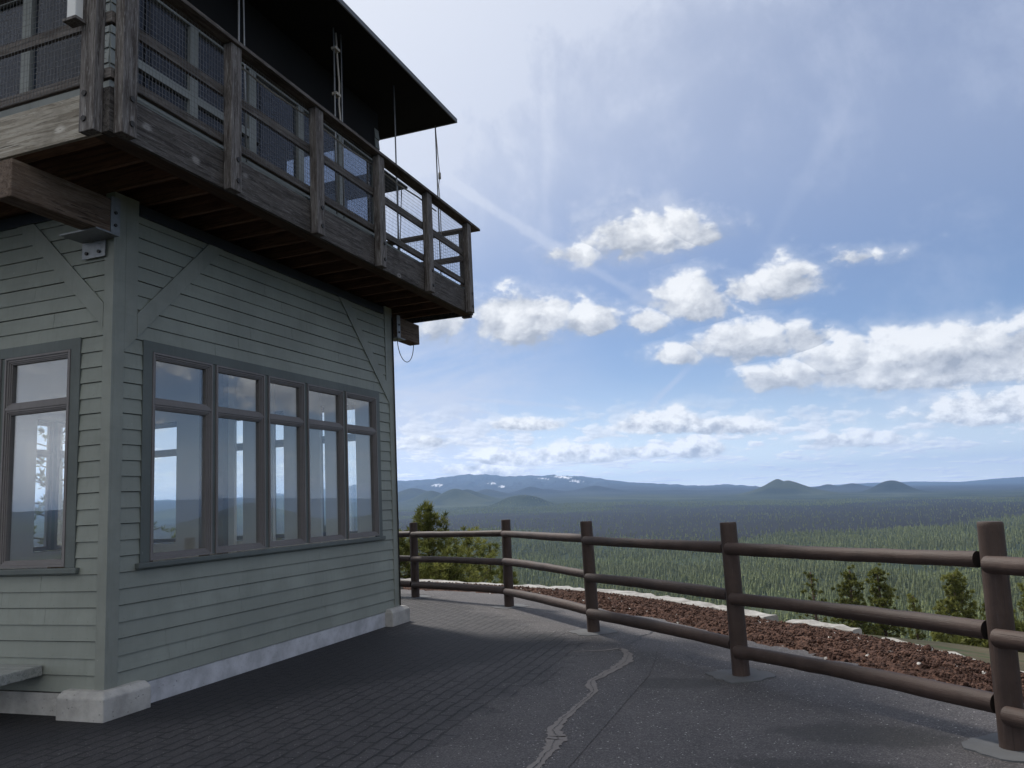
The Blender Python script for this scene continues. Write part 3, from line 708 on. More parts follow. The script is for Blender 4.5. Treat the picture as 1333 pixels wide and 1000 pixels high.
for i in range(7):
    A = Vector((*FP[i], 0)); C_ = Vector((*FP[i+1], 0)); d = (C_ - A).normalized(); nin = Vector((d.y, -d.x, 0))     # towards the plaza
    if nin.dot(Vector((0, 2, 0)) - A) < 0: nin = -nin
    for j in range(3):
        za = H.get(i, H[1])[3 + j]; zb = H.get(i + 1, H[5])[j]
        a = A + nin*.058 + d*.04 + Vector((0, 0, za)); b = C_ - d*.080 - nin*.004 + Vector((0, 0, zb))
        k = 15; pts = []; rad = []
        r0 = [.054, .057, .061][j]; ph = random.uniform(0, 6)
        for s in range(k):
            t = s/(k-1); bend = math.sin(math.pi*t)
            pts.append(a.lerp(b, t) + Vector((0, 0, 1))*bend*random.uniform(-.003, .003) + Vector((0, 0, -1))*bend*[.004, -.010, -.012][j] + nin*bend*.01*math.sin(ph))
            rad.append(r0*(1 + .05*math.sin(ph + 5*t) + random.uniform(-.02, .02)))
        pts = [pts[0] - d*.0] + [pts[0] + d*.006] + pts[1:]; rad = [rad[0]*.8, rad[0]*.97] + rad[1:]
        mb = MB(); mid = A.lerp(C_, .5)
        mb.tube([p - mid for p in pts], rad, 16); q = len(mb.f); mb.m[-1] = 1; mb.m[-2] = 0
        r_ = mb.build('rail', [M['fence'], M['end_grain']], fence, True); r_.location = mid; add_grain(r_, len(pts), 16, (C_ - A).length)
        md = r_.modifiers.new('w', 'EDGE_SPLIT'); md.split_angle = R(50)

exec_land = True
# ------------------------------------------------------------------ terrain
CX, CY = 5.896, -5.588
def smooth(x, a, b):
    t = np.clip((x - a) / (b - a), 0, 1); return t*t*(3 - 2*t)
def vnoise(x, y, seed=0):
    """value noise on numpy arrays"""
    def h(i, j): 
        v = np.sin(i*127.1 + j*311.7 + seed*74.7) * 43758.5453; return v - np.floor(v)
    i, j = np.floor(x), np.floor(y); fx, fy = x - i, y - j; fx = fx*fx*(3 - 2*fx); fy = fy*fy*(3 - 2*fy)
    return (h(i, j)*(1-fx) + h(i+1, j)*fx)*(1-fy) + (h(i, j+1)*(1-fx) + h(i+1, j+1)*fx)*fy
def fbm(x, y, o=5, seed=0):
    s = 0; a = .5
    for k in range(o): s = s + a*vnoise(x, y, seed + k); x = x*2.03 + 5.1; y = y*2.03 + 1.7; a *= .5
    return s
EH = ([-180, -75, -45, -27.5, -22.7, -15.2, -11.5, -7.8, -3.8, 1, 6.5, 12, 25, 60, 180], [.5, .75, .8, .66, .62, .50, .36, .12, -.03, -.22, -.46, -.68, -.72, -.3, .5])
RIDGE = ([-180, -90, -60, -50, -43.1, -39.7, -34.9, -31.3, -28.4, -26.7, -25.4, -23.8, -22, -20.5, -18.4, -16.5, -14.6, -13, -11.4, -9.9, -7.5, -6, -4.7, -3.5, -1, 2, 6],
         [.6, 1.0, 1.3, 1.5, 1.3, 1.2, 1.5, 1.75, 1.94, 1.91, 2.01, 2.15, 2.12, 1.88, 1.83, 1.75, 1.52, 1.22, .98, .84, .61, .58, .51, .34, .15, -.1, -.3])
RIDGE2 = ([-8, -3, -.4, 1.6, 3.4, 6.1, 8.6, 10.7, 12, 16, 22, 30, 40, 55, 80, 120, 180], [-.4, -.1, .07, .12, .13, .07, -.1, 0, .02, .15, .35, .8, 1.3, 1.1, 1.5, .9, .6])
def tanel(el): return np.tan(np.radians(el))
# conical hills: azimuth, distance, peak elevation angle, half width (m), sharpness
CONES = [(-2.15, 9500, .70, 265, 1.1), (-1.5, 9500, .56, 340, 1.15), (1.0, 13500, .21, 230, 1.2), (2.45, 13500, .19, 290, 1.2), (4.75, 10500, .24, 235, 1.7),
         (-27.2, 10500, 1.40, 420, 1.3), (-24.2, 8600, 1.18, 285, 1.4), (-22.0, 11500, 1.06, 330, 1.2), (-18.9, 12500, 1.08, 300, 1.2), (-17.9, 12500, .86, 330, 1.2), (-14.4, 12500, .92, 360, 1.2), (-8.6, 12800, .34, 420, 1.2), (-6.3, 13000, .2, 400, 1.2),
         (-19.6, 7200, .50, 235, 2.2), (-23.4, 9000, 1.1, 300, 1.2), (-25.9, 9400, 1.15, 260, 1.3), (-36, 9800, 1.3, 700, 1.3), (-41, 8000, .9, 600, 1.3), (27, 8500, .35, 620, 1.2), (38, 9500, .9, 700, 1.2), (48, 11000, .7, 600, 1.3)]
def plain(az, r):
    ze = 1.6 + 12500*tanel(np.interp(az, *EH))
    t = np.clip((r - 1500)/11000, 0, 1.35)
    return -150 + (ze + 150)*(t*.72 + .28*t*t)
RO = ([-180, -150, -90, -40, -25, -12, 0, 15, 32, 55, 75, 102, 129, 150, 180], [13, 13, 12.5, 12.2, 11.8, 9.6, 8.3, 7.0, 6.5, 6.4, 6.7, 8.8, 13, 13.5, 13])
def terrain_z(x, y):
    dx, dy = x - CX, y - CY; r = np.hypot(dx, dy); az = np.degrees(np.arctan2(dx, dy))
    z = plain(az, r)
    z = z + (fbm(x/900, y/900, 4, 3) - .5)*(26*smooth(r, 700, 2500) - 18*smooth(r, 3500, 7000))
    g = (fbm(az*1.9, r/1700, 6, 9) - .5)
    # far ranges
    zr = 1.6 + 25000*tanel(np.interp(az, *RIDGE) - .05) + 60*(fbm(az*2.5, r*0, 3, 2) - .5); f = smooth(r, 14500, 25000)**1.15*(1 - smooth(r, 26000, 34000))
    z1 = z + (zr - z)*np.clip(f + g*.62*f*(1 - f)*2.6, 0, 1)
    zr2 = 1.6 + 31000*tanel(np.interp(az, *RIDGE2)); f2 = smooth(r, 23000, 31000)*(1 - smooth(r, 32000, 38000))
    z2 = z + (zr2 - z)*f2
    z = np.where(az < -2, np.maximum(z, z1), np.maximum(z, z2))
    bump_ = np.zeros_like(x)
    for a, d, el, w, p in CONES:
        cx, cy = CX + d*math.sin(R(a)), CY + d*math.cos(R(a)); q = np.hypot(x - cx, y - cy)/w
        ztop = 1.6 + d*math.tan(R(el)); zb = plain(np.array(a), np.array(float(d)))
        bump_ = np.maximum(bump_, np.maximum(ztop - zb, 0)*np.exp(-np.abs(q)**(p*1.25)*1.1))
    z = z + bump_*(1 + .12*(fbm(x/330, y/330, 4, 8) - .5))
    # the butte itself
    xr, yr = x - 1.0, y - 2.0; db = np.hypot(xr, yr); azb = np.degrees(np.arctan2(xr, yr))
    sh = smooth(azb, 18, 40)*(1 - smooth(azb, 110, 150))             # gentler shoulder on the right
    ro = np.interp(azb, *RO)
    do = np.maximum(db - ro, 0)
    steep = -.52*do; gentle = -.187*np.minimum(do, 118) - .5*np.maximum(do - 118, 0)
    zbt = -.30 + steep*(1 - sh) + gentle*sh + (fbm(x/7, y/7, 4, 5) - .5)*1.0*smooth(do, 3, 30)
    return np.maximum(z, zbt)
az_ = np.r_[np.arange(-180, -62, 2.0), np.arange(-62, -32, .3), np.arange(-32, 16, .085), np.arange(16, 60, .3), np.arange(60, 180, 2.0)]
rad_ = np.r_[1.0, np.geomspace(4, 60, 90), np.geomspace(62, 1500, 60), np.geomspace(1540, 7000, 100), np.geomspace(7060, 15000, 120), np.geomspace(15150, 36500, 90), 38000]
AZ, RR = np.meshgrid(np.radians(az_), rad_, indexing='ij')
TX = CX + RR*np.sin(AZ); TY = CY + RR*np.cos(AZ); TZ = terrain_z(TX, TY)
inside = np.hypot(TX - 1, TY - 2) < np.interp(np.degrees(np.arctan2(TX - 1, TY - 2)), *RO) - .3
TZ = np.where(inside, -.45, TZ)
TZ[:, -1] = -400
na, nr = AZ.shape; idx = np.arange(na*nr).reshape(na, nr)
F = np.stack([idx[:, :-1], idx[:, 1:], np.roll(idx, -1, 0)[:, 1:], np.roll(idx, -1, 0)[:, :-1]], -1).reshape(-1, 4)
azd = np.degrees(AZ); eld = np.degrees(np.arctan2(TZ - 1.62, RR))
def lava_mask(az, el, x, y):
    n = fbm(x/420, y/420, 5, 21) - .47
    lo = np.interp(az, [-60, -29, -22.9, -18, -13.3, -5.6, 1.7, 6.2, 11.7, 30, 60], [-1.6, -1.6, -1.75, -2.3, -2.88, -3.05, -2.75, -2.5, -2.2, -2.0, -2.0])
    hi = np.interp(az, [-60, -29, -18, -8, 2, 12, 60], [-.5, -.45, -.75, -.95, -1.12, -1.3, -1.3])
    return smooth(el + n*1.5, lo - .06, lo + .10)*(1 - smooth(el + n*1.6, hi - .15, hi + .25))
lava = lava_mask(azd, eld, TX, TY)
lav = lava + 0.0
# patches of bare ash and snow on the far range
snow = np.zeros_like(RR)
for a, e, wa, we, th in [(-25.45, 1.48, .42, .11, .30), (-21.5, 1.42, .5, .09, .42), (-20.9, 1.2, .25, .10, .45), (-16.6, 1.63, .9, .10, .40), (-15.6, 1.28, .5, .12, .50), (-18.0, 1.6, .5, .07, .5), (-35, 1.2, 1, .15, .5)]:
    q = ((azd - a)/wa)**2 + ((eld - e - (azd - a)*-.12)/we)**2
    snow = np.maximum(snow, np.where((RR > 16000) & (RR < 25500), smooth((1 - q) + (fbm(azd*16, eld*30, 5, 33) - .5)*3.6, th*1.2, th*1.2 + .35), 0))
open_ = smooth(fbm(TX/650, TY/650, 4, 44), .56, .64)
def land_fn(g):
    p = g.pos(); lv = g.attr('lava'); sn = g.attr('snow'); op = g.attr('open'); far = g.attr('far'); near = g.attr('near')
    big = g.noise(p, .0021, 6, .62); fine = g.noise(p, .03, 4, .7); tiny = g.noise(p, .35, 5, .65)
    forest = g.mix(g.ss(big, .36, .64), (.016, .025, .013), (.042, .055, .024))
    forest = g.mix(g.ss(fine, .42, .62)*.5, forest, (.010, .018, .012))
    forest = g.mix(op*.55, forest, (.070, .082, .040))
    c = g.mix(lv*.95, forest, g.mix(fine, (.008, .008, .010), (.022, .021, .023)))
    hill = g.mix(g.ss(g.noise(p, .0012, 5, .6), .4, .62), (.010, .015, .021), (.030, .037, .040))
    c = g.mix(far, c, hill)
    ng = g.mix(g.ss(tiny, .35, .65), (.048, .046, .028), (.095, .080, .052))
    ng = g.mix(g.ss(g.noise(p, 1.3, 5, .7), .52, .62)*.8, ng, (.035, .055, .022))
    ng = g.mix(g.ss(g.noise(p, .16, 4, .6), .54, .64)*.7, ng, (.052, .030, .024))
    c = g.mix(near, c, ng)
    c = g.mix(sn, c, (.86, .87, .90))
    return dict(color=c, rough=.95, bump=g.bump(tiny*near + fine*30*(1 - near), .6, .25), spec=.1)
M['land'] = material('forest_land', land_fn)
me = np_mesh('terrain', np.stack([TX, TY, TZ], -1).reshape(-1, 3), F, M['land'], True)
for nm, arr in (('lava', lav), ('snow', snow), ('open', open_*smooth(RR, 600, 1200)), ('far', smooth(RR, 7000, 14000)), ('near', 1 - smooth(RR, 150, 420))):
    at = me.attributes.new(nm, 'FLOAT', 'POINT'); at.data.foreach_set('value', arr.astype(np.float32).ravel())
o = bpy.data.objects.new('terrain', me); col.objects.link(o); tag(o, 'wide forested plain with low cinder cones and a far snow patched range', kind='structure')

# ------------------------------------------------------------------ trees
def leaf_mat(name, c0, c1, thru=.42):
    def fn(g):
        rnd = g.rnd(); p = g.pos(); a = g.attr('tone')
        c = g.mix(a, c0, c1)
        c = g.mix(g.ss(g.noise(p, .0050, 6, .68), .42, .58)*.62, c, [x*.42 for x in c1])
        c = g.mix(rnd*.55, c, [x*.55 for x in c0])
        return dict(color=c, rough=.75, spec=.25)
    m = material(name, fn); nt = m.node_tree; b = nt.nodes['Principled BSDF']; src = b.inputs['Base Color'].links[0].from_socket
    tl = nt.nodes.new('ShaderNodeBsdfTranslucent'); nt.links.new(src, tl.inputs['Color']); mx = nt.nodes.new('ShaderNodeMixShader'); mx.inputs[0].default_value = thru
    nt.links.new(b.outputs[0], mx.inputs[1]); nt.links.new(tl.outputs[0], mx.inputs[2]); nt.links.new(mx.outputs[0], nt.nodes['Material Output'].inputs['Surface']); return m
M['needle'] = leaf_mat('pine_needles', (.085, .102, .028), (.300, .305, .085))
M['needle_deep'] = leaf_mat('forest_needles', (.072, .100, .036), (.250, .278, .108), .14)
M['bark'] = material('pine_bark', lambda g: dict(color=g.mix(g.noise(g.pos().vmul((3, 3, 1)), 4, 4, .6), (.045, .030, .022), (.12, .085, .062)), bump=g.bump(g.noise(g.pos(), 12, 3), .6, .02)), .95)
M['bark_far'] = material('forest_bark', (.07, .052, .042), .95)

def conifer_mesh(name, h, w, n, seed, bare=.12):
    """small far-off conifer: ragged fronds hung round a stem, trunk and crown in one mesh"""
    r = np.random.default_rng(seed); vs = []; fs = []; mi = []; tone = []
    k = 5
    for z, q in ((0, .16), (h*.96, .02)):
        for j in range(k): vs.append((q*math.cos(6.283*j/k), q*math.sin(6.283*j/k), z)); tone.append(.3)
    for j in range(k): fs.append((j, (j+1) % k, k + (j+1) % k)); mi.append(1); fs.append((j, k + (j+1) % k, k + j)); mi.append(1)
    # tiers of drooping boughs, each an uneven skirt, so that one side of the crown catches the sun
    tiers = max(6, n//16); off = np.zeros(2)
    for i in range(tiers):
        t = i/tiers; z = h*(bare + (1 - bare)*t); rr = w*(1 - t)**.85*r.uniform(.75, 1.2) + .06*w; top = z + h*(1 - bare)/tiers*r.uniform(1.5, 2.1)
        top = min(top, h); m = 11; a0 = r.uniform(0, 6.28); off = off*.5 + r.normal(0, .05*w, 2); tn = r.uniform(.2, .8)
        o = len(vs); vs.append((off[0]*.4, off[1]*.4, top)); tone.append(tn)
        for q in range(m):
            a = a0 + 6.283*q/m + r.uniform(-.2, .2); k_ = rr*(r.uniform(.85, 1.2) if q % 2 else r.uniform(.45, .75)); dz = -h*.03*r.uniform(.3, 2.2)*(1 if q % 2 else .2)
            vs.append((off[0] + k_*math.cos(a), off[1] + k_*math.sin(a), z + dz)); tone.append(min(1, max(0, tn + r.normal(0, .15))))
        for q in range(m): fs.append((o, o + 1 + q, o + 1 + (q + 1) % m)); mi.append(0)
    me = np_mesh(name, np.array(vs), np.array(fs), [M['needle_deep'], M['bark_far']])
    me.polygons.foreach_set('material_index', np.array(mi, np.int32))
    at = me.attributes.new('tone', 'FLOAT', 'POINT'); at.data.foreach_set('value', np.array(tone, np.float32))
    return me
protos = [conifer_mesh('forest_conifer', 13, 2.7, 120, 1, .06), conifer_mesh('forest_conifer', 16, 2.9, 130, 2, .10), conifer_mesh('forest_conifer', 9, 2.3, 90, 3, .04), conifer_mesh('forest_conifer', 17, 3.4, 110, 4, .28)]

# scatter of the forest on the plain
def scatter(r0, r1, a0, a1, spacing):
    area = .5*(r1*r1 - r0*r0)*R(a1 - a0); n = int(area/spacing**2)
    r = np.sqrt(rng.uniform(r0*r0, r1*r1, n)); a = np.radians(rng.uniform(a0, a1, n))
    return CX + r*np.sin(a), CY + r*np.cos(a)
xs, ys = [], []
for (r0, r1, sp) in ((500, 1100, 7.2), (1100, 1900, 8.0), (1900, 3000, 10), (3000, 4600, 15), (4600, 7200, 27)):
    x, y = scatter(r0, r1, -36, 22, sp); xs.append(x); ys.append(y)
for (r0, r1, sp) in ((350, 1500, 14), (1500, 4000, 30)):
    for a0, a1 in ((-66, -36), (22, 62)):
        x, y = scatter(r0, r1, a0, a1, sp); xs.append(x); ys.append(y)
fx, fy = np.concatenate(xs), np.concatenate(ys); fz = terrain_z(fx, fy)
r = np.hypot(fx - CX, fy - CY); fa = np.degrees(np.arctan2(fx - CX, fy - CY)); fe = np.degrees(np.arctan2(fz - 1.62, r))
lvm = lava_mask(fa, fe, fx, fy); clear = smooth(fbm(fx/130, fy/130, 4, 55), .56, .64)
keep = rng.uniform(0, 1, len(fx)) > np.maximum(np.clip(lvm*1.0, 0, .90), clear*.9)
slope = (np.hypot(fx - 1, fy - 2) < 345)
keep &= ~slope
fx, fy, fz, r, fa, fe = [v[keep] for v in (fx, fy, fz, r, fa, fe)]
fs = rng.uniform(.42, 1.08, len(fx))*(1 + .12*(fbm(fx/260, fy/260, 3, 66) - .5))
fk = rng.choice(4, len(fx), p=[.4, .3, .2, .1]); frot = rng.uniform(0, 6.283, len(fx))
# the 300 that show largest are trees of their own, the rest one wood
vis = (fa > -19) & (fa < 12.5) & (fe > -10.4) & (fe < -3.2)
score = np.where(vis, fs/r, 0); big = np.argsort(-score)[:300]
first = {}
for i in big:
    ob = bpy.data.objects.new('forest_conifer', protos[fk[i]]); col.objects.link(ob)
    ob.location = (fx[i], fy[i], fz[i] - .2); ob.scale = (fs[i],)*3; ob.rotation_euler.z = frot[i]
    tag(ob, 'slim green conifer in the nearest rows of the wood below the brink', 'conifer', 'conifers at the near edge of the plain')
    first.setdefault(int(fk[i]), ob)
rest = np.ones(len(fx), bool); rest[big] = False
def wood_instances(name, sel, mesh_obs):
    me = bpy.data.meshes.new(name); P = np.c_[fx[sel], fy[sel], fz[sel] - .2]
    me.vertices.add(len(P)); me.vertices.foreach_set('co', P.astype(np.float32).ravel())
    for nm, arr in (('sc', fs[sel]), ('ro', frot[sel])):
        at = me.attributes.new(nm, 'FLOAT', 'POINT'); at.data.foreach_set('value', arr.astype(np.float32))
    at = me.attributes.new('kd', 'INT', 'POINT'); at.data.foreach_set('value', fk[sel].astype(np.int32))
    ob = bpy.data.objects.new(name, me); col.objects.link(ob)
    ng = bpy.data.node_groups.new(name, 'GeometryNodeTree'); ng.interface.new_socket('Geometry', in_out='INPUT', socket_type='NodeSocketGeometry'); ng.interface.new_socket('Geometry', in_out='OUTPUT', socket_type='NodeSocketGeometry')
    N_, K = ng.nodes, ng.links; gi = N_.new('NodeGroupInput'); go = N_.new('NodeGroupOutput'); jn = N_.new('GeometryNodeJoinGeometry')
    for k, src in mesh_obs.items():
        oi = N_.new('GeometryNodeObjectInfo'); oi.inputs['Object'].default_value = src; oi.transform_space = 'ORIGINAL'; oi.inputs['As Instance'].default_value = True
        ip = N_.new('GeometryNodeInstanceOnPoints')
        def named(nm, ty):
            a = N_.new('GeometryNodeInputNamedAttribute'); a.data_type = ty; a.inputs['Name'].default_value = nm; return a.outputs['Attribute']
        cmp = N_.new('FunctionNodeCompare'); cmp.data_type = 'INT'; cmp.operation = 'EQUAL'
        K.new(named('kd', 'INT'), cmp.inputs[2]); cmp.inputs[3].default_value = k
        cx = N_.new('ShaderNodeCombineXYZ'); K.new(named('ro', 'FLOAT'), cx.inputs[2])
        K.new(gi.outputs[0], ip.inputs['Points']); K.new(cmp.outputs[0], ip.inputs['Selection']); K.new(oi.outputs['Geometry'], ip.inputs['Instance'])
        K.new(cx.outputs[0], ip.inputs['Rotation'])
        sx = N_.new('ShaderNodeCombineXYZ'); sa = named('sc', 'FLOAT')
        for q in range(3): K.new(sa, sx.inputs[q])
        K.new(sx.outputs[0], ip.inputs['Scale']); K.new(ip.outputs[0], jn.inputs[0])
    K.new(jn.outputs[0], go.inputs[0])
    md = ob.modifiers.new('wood', 'NODES'); md.node_group = ng
    return ob
wo = wood_instances('forest', rest, first); tag(wo, 'dense conifer wood spreading over the plain to the hills', kind='stuff')
print('forest trees', len(fx))

def pine(name, loc, h, w, seed, label, bare=.25, nb=60, clump=.11, blades=16, dens=1.0, lean=(0, 0), group=None, openness=.75, bw=.12, rnd=0):
    """pine with a tapered trunk, limbs and needle tufts carried at the limb ends"""
    r = np.random.default_rng(seed); root = thing(name, label, 'pine tree', loc, group)
    tb = MB(); tr = h*.016 + .015
    pts = [(lean[0]*t*t*h + .02*h*math.sin(t*5 + seed)*t*.4, lean[1]*t*t*h, h*t) for t in np.linspace(0, .99, 9)]
    tb.tube(pts, [tr*(1 - .88*t) + .004 for t in np.linspace(0, 1, 9)], 8)
    def at(t): 
        i = min(int(t*8), 7); f = t*8 - i; return Vector(pts[i]).lerp(Vector(pts[i+1]), f)
    vs = []; tone = []; n = 0; cl = []
    lb = MB()
    for i in range(nb):
        t = bare + (1 - bare)*((i + r.uniform(0, 1))/nb); t = min(t, .985)
        prof = (1 - (t - bare)/(1 - bare))**.9*.97 + .05
        if rnd: prof = (1 - ((t - bare)/(1 - bare))**1.5)**.75*.95 + .05
        prof *= min(1, .45 + (t - bare)/(1 - bare)*3.2)
        ln = w*prof*r.uniform(.55, 1.15); a = i*2.4 + r.uniform(-.5, .5); up = .15 + .55*((t - bare)/(1 - bare)) + r.uniform(-.15, .25)
        p0 = at(t); d = Vector((math.cos(a), math.sin(a), up*.5)); p1 = p0 + d*ln*.55; p2 = p0 + Vector((math.cos(a + r.uniform(-.25, .25)), math.sin(a), 0))*ln + Vector((0, 0, ln*up*.85))
        q = tr*(1 - .8*t)*.32 + .003; lb.tube([p0, p1, p2], [q, q*.7, q*.35], 5, cap=False)
        m = max(2, int(ln/clump*.85*dens))
        for j in range(m):
            s = r.uniform(1 - openness, 1.03); c = p0.lerp(p1, s*2) if s < .5 else p1.lerp(p2, s*2 - 1)
            c = c + Vector(r.normal(0, clump*.75*(1 + ln*.3), 3)) + Vector((0, 0, clump*.35)); cl.append((c, d, s))
    cl.append((at(.985), Vector((0, 0, 1)), 1)); cl.append((at(.95) , Vector((0, 0, 1)), 1))
    nc = len(cl); C_ = np.array([c[:] for c, _, _ in cl]); D = np.array([(q*.55 + Vector((0, 0, .75))).normalized()[:] for _, q, _ in cl])
    u = r.normal(0, 1, (nc, blades, 3)) + D[:, None]*1.35; u /= np.linalg.norm(u, axis=-1, keepdims=True)
    ln = clump*r.uniform(.7, 1.35, (nc, blades, 1)); sd = np.cross(u, r.normal(0, 1, (nc, blades, 3))); sd /= np.linalg.norm(sd, axis=-1, keepdims=True) + 1e-9
    wd_ = clump*bw*r.uniform(.8, 1.5, (nc, blades, 1))
    b0 = C_[:, None] + r.normal(0, clump*.12, (nc, blades, 3)); v = np.stack([b0 - sd*wd_*.6, b0 + u*ln*.55 + sd*wd_*1.0, b0 + u*ln, b0 + u*ln*.45 - sd*wd_*1.2], 2)
    tn = np.clip(r.normal(.45, .24, (nc, 1, 1)) + r.normal(0, .12, (nc, blades, 1)) + np.zeros((1, 1, 4)), 0, 1)
    F_ = np.arange(nc*blades*4).reshape(-1, 4)
    me = np_mesh('crown', v.reshape(-1, 3), F_, M['needle'])
    at_ = me.attributes.new('tone', 'FLOAT', 'POINT'); at_.data.foreach_set('value', tn.astype(np.float32).ravel())
    co = bpy.data.objects.new('crown', me); col.objects.link(co); co.parent = root
    tb.v += []; o_ = len(tb.v); tb.v += lb.v; tb.f += [tuple(k + o_ for k in f) for f in lb.f]; tb.m += lb.m
    tb.build('trunk', M['bark'], root, True)
    return root
def at_dir(az, d): return CX + d*math.sin(R(az)), CY + d*math.cos(R(az))
def gz(x, y): return float(terrain_z(np.array([x]), np.array([y]))[0])
def plant_pine(az, d, el_top, w, seed, label, **kw):
    x, y = at_dir(az, d); z = gz(x, y) - .15; h = 1.62 + d*math.tan(R(el_top)) - z
    return pine('pine_tree', (x, y, z), h, w, seed, label, **kw)
plant_pine(-26.2, 22, -.35, 1.45, 3, 'dense young pine rising above the top rail beside the building wall', bare=.12, nb=120, clump=.15, blades=36, bw=.055, dens=.85)
plant_pine(-23.4, 23, -2.25, 1.35, 8, 'open pine with forked limbs behind the far fence bay', bare=.42, nb=48, clump=.15, blades=36, bw=.055, dens=.85)
plant_pine(-28.4, 21, -2.3, 1.1, 12, 'small pine half hidden by the building corner', bare=.1, nb=60, clump=.15, blades=36, bw=.055)
plant_pine(-22.0, 25, -2.85, .75, 15, 'narrow young pine just left of the second visible fence post', bare=.1, nb=50, clump=.15, blades=36, bw=.055)
plant_pine(-20.9, 24, -4.3, 1.0, 17, 'low bushy pine peeping over the curb behind the second fence post', bare=.1, nb=50, clump=.15, blades=36, bw=.055)
plant_pine(-24.8, 20.5, -3.9, 1.1, 19, 'low bushy pine filling the gap between two taller pines', bare=.1, nb=50, clump=.15, blades=36, bw=.055)
plant_pine(-.7, 100, -5.2, 2.7, 23, 'sparse dark pine with bare twisted limbs down the slope', bare=.5, nb=60, clump=.30, blades=34, dens=.65, openness=.5, bw=.13, rnd=1)
plant_pine(1.65, 92, -5.15, 3.44, 27, 'broad yellow green pine, tallest of the slope group', bare=.5, nb=90, clump=.30, blades=34, dens=2.55, bw=.13, rnd=1)
plant_pine(3.5, 94, -5.1, 3.04, 31, 'dark pine standing right beside the broad yellow green one', bare=.5, nb=90, clump=.30, blades=34, dens=2.81, bw=.13, rnd=1)
plant_pine(5.1, 90, -6.75, 1.2, 35, 'short conical pine between the two larger slope pines', bare=.5, nb=66, clump=.30, blades=34, bw=.13, rnd=1)
plant_pine(7.6, 88, -5.45, 3.44, 39, 'solitary leafy pine left of the nearest fence post', bare=.5, nb=99, clump=.30, blades=34, dens=2.81, bw=.13, rnd=1)
plant_pine(11.4, 75, -6.2, 2.2, 43, 'dark pine half hidden right of the nearest fence post', bare=.5, nb=90, clump=.30, blades=34, bw=.13, rnd=1)
plant_pine(9.1, 84, -7.2, .9, 47, 'small bright pine in front of the wood left of the near post', bare=.5, nb=60, clump=.30, blades=34, bw=.13, rnd=1)
plant_pine(-49.2, 24, 9.5, 2.6, 51, 'tall ragged pine seen through the near wall window', bare=.15, nb=60, clump=.16, blades=14, dens=.7)
plant_pine(-42.4, 30, -.4, .7, 55, 'slender young pine seen through the first long window', bare=.1, nb=50, clump=.14, blades=14)
plant_pine(-36.5, 28, -1.6, 1.5, 59, 'bushy pine seen through the middle long windows', bare=.1, nb=50, clump=.14, blades=14)
# shrubs on the shoulder
def shrub(x, y, s, seed, label, group):
    r = np.random.default_rng(seed); z = gz(x, y); root = thing('shrub', label, 'shrub', (x, y, z - .03), group)
    n = 150; bl = 12
    c = r.normal(0, 1, (n, 3)); c /= np.linalg.norm(c, axis=1, keepdims=True); c *= r.uniform(.35, 1, (n, 1))**.5*np.array([1.1, 1.1, .8])*s; c[:, 2] = np.abs(c[:, 2])
    u = r.normal(0, 1, (n, bl, 3)) + np.array([0, 0, .7]); u /= np.linalg.norm(u, axis=-1, keepdims=True); ln = s*.28*r.uniform(.6, 1.3, (n, bl, 1))
    sd = np.cross(u, r.normal(0, 1, (n, bl, 3))); sd /= np.linalg.norm(sd, axis=-1, keepdims=True) + 1e-9; w = s*.035
    b0 = c[:, None]*np.ones((1, bl, 1)); v = np.stack([b0, b0 + u*ln*.5 + sd*w, b0 + u*ln, b0 + u*ln*.5 - sd*w], 2)
    me = np_mesh('foliage', v.reshape(-1, 3), np.arange(n*bl*4).reshape(-1, 4), M['needle'])
    tn = np.clip(r.normal(.4, .2, (n, 1, 1)) + np.zeros((n, bl, 4)), 0, 1); a = me.attributes.new('tone', 'FLOAT', 'POINT'); a.data.foreach_set('value', tn.astype(np.float32).ravel())
    o = bpy.data.objects.new('foliage', me); col.objects.link(o); o.parent = root
    mb = MB()
    for k in range(5):
        a = k*1.3 + seed; mb.tube([(0, 0, 0), (.2*s*math.cos(a), .2*s*math.sin(a), .3*s), (.5*s*math.cos(a), .5*s*math.sin(a), .6*s)], [.03*s, .02*s, .01*s], 5)
    mb.build('stem', M['bark'], root, True)
for i in range(46):
    az = random.uniform(-2, 14); d = random.uniform(16, 90); x, y = at_dir(az, d)
    shrub(x, y, random.uniform(.35, .75)*(.7 + d/90), 100 + i, 'low green shrub on the dry slope beyond the cinder strip', 'shrubs on the slope')

# ------------------------------------------------------------------ air
mb = MB(); mb.box(-38500, 38500, -38500, 38500, -420, 985)
hz = mb.build('haze', [bpy.data.materials.new('haze')]); tag(hz, 'thin blue haze filling the air to the hills', kind='stuff')
m = hz.data.materials[0]; m.use_nodes = True; nt = m.node_tree; nt.nodes.clear(); g = G(nt)
pv = g.new('ShaderNodeVolumePrincipled'); pv.inputs['Color'].default_value = (.40, .62, 1.0, 1); pv.inputs['Density'].default_value = 3.7e-5; pv.inputs['Anisotropy'].default_value = .2
out = g.new('ShaderNodeOutputMaterial'); g.l.new(pv.outputs[0], out.inputs['Volume'])
m.cycles.homogeneous_volume = True

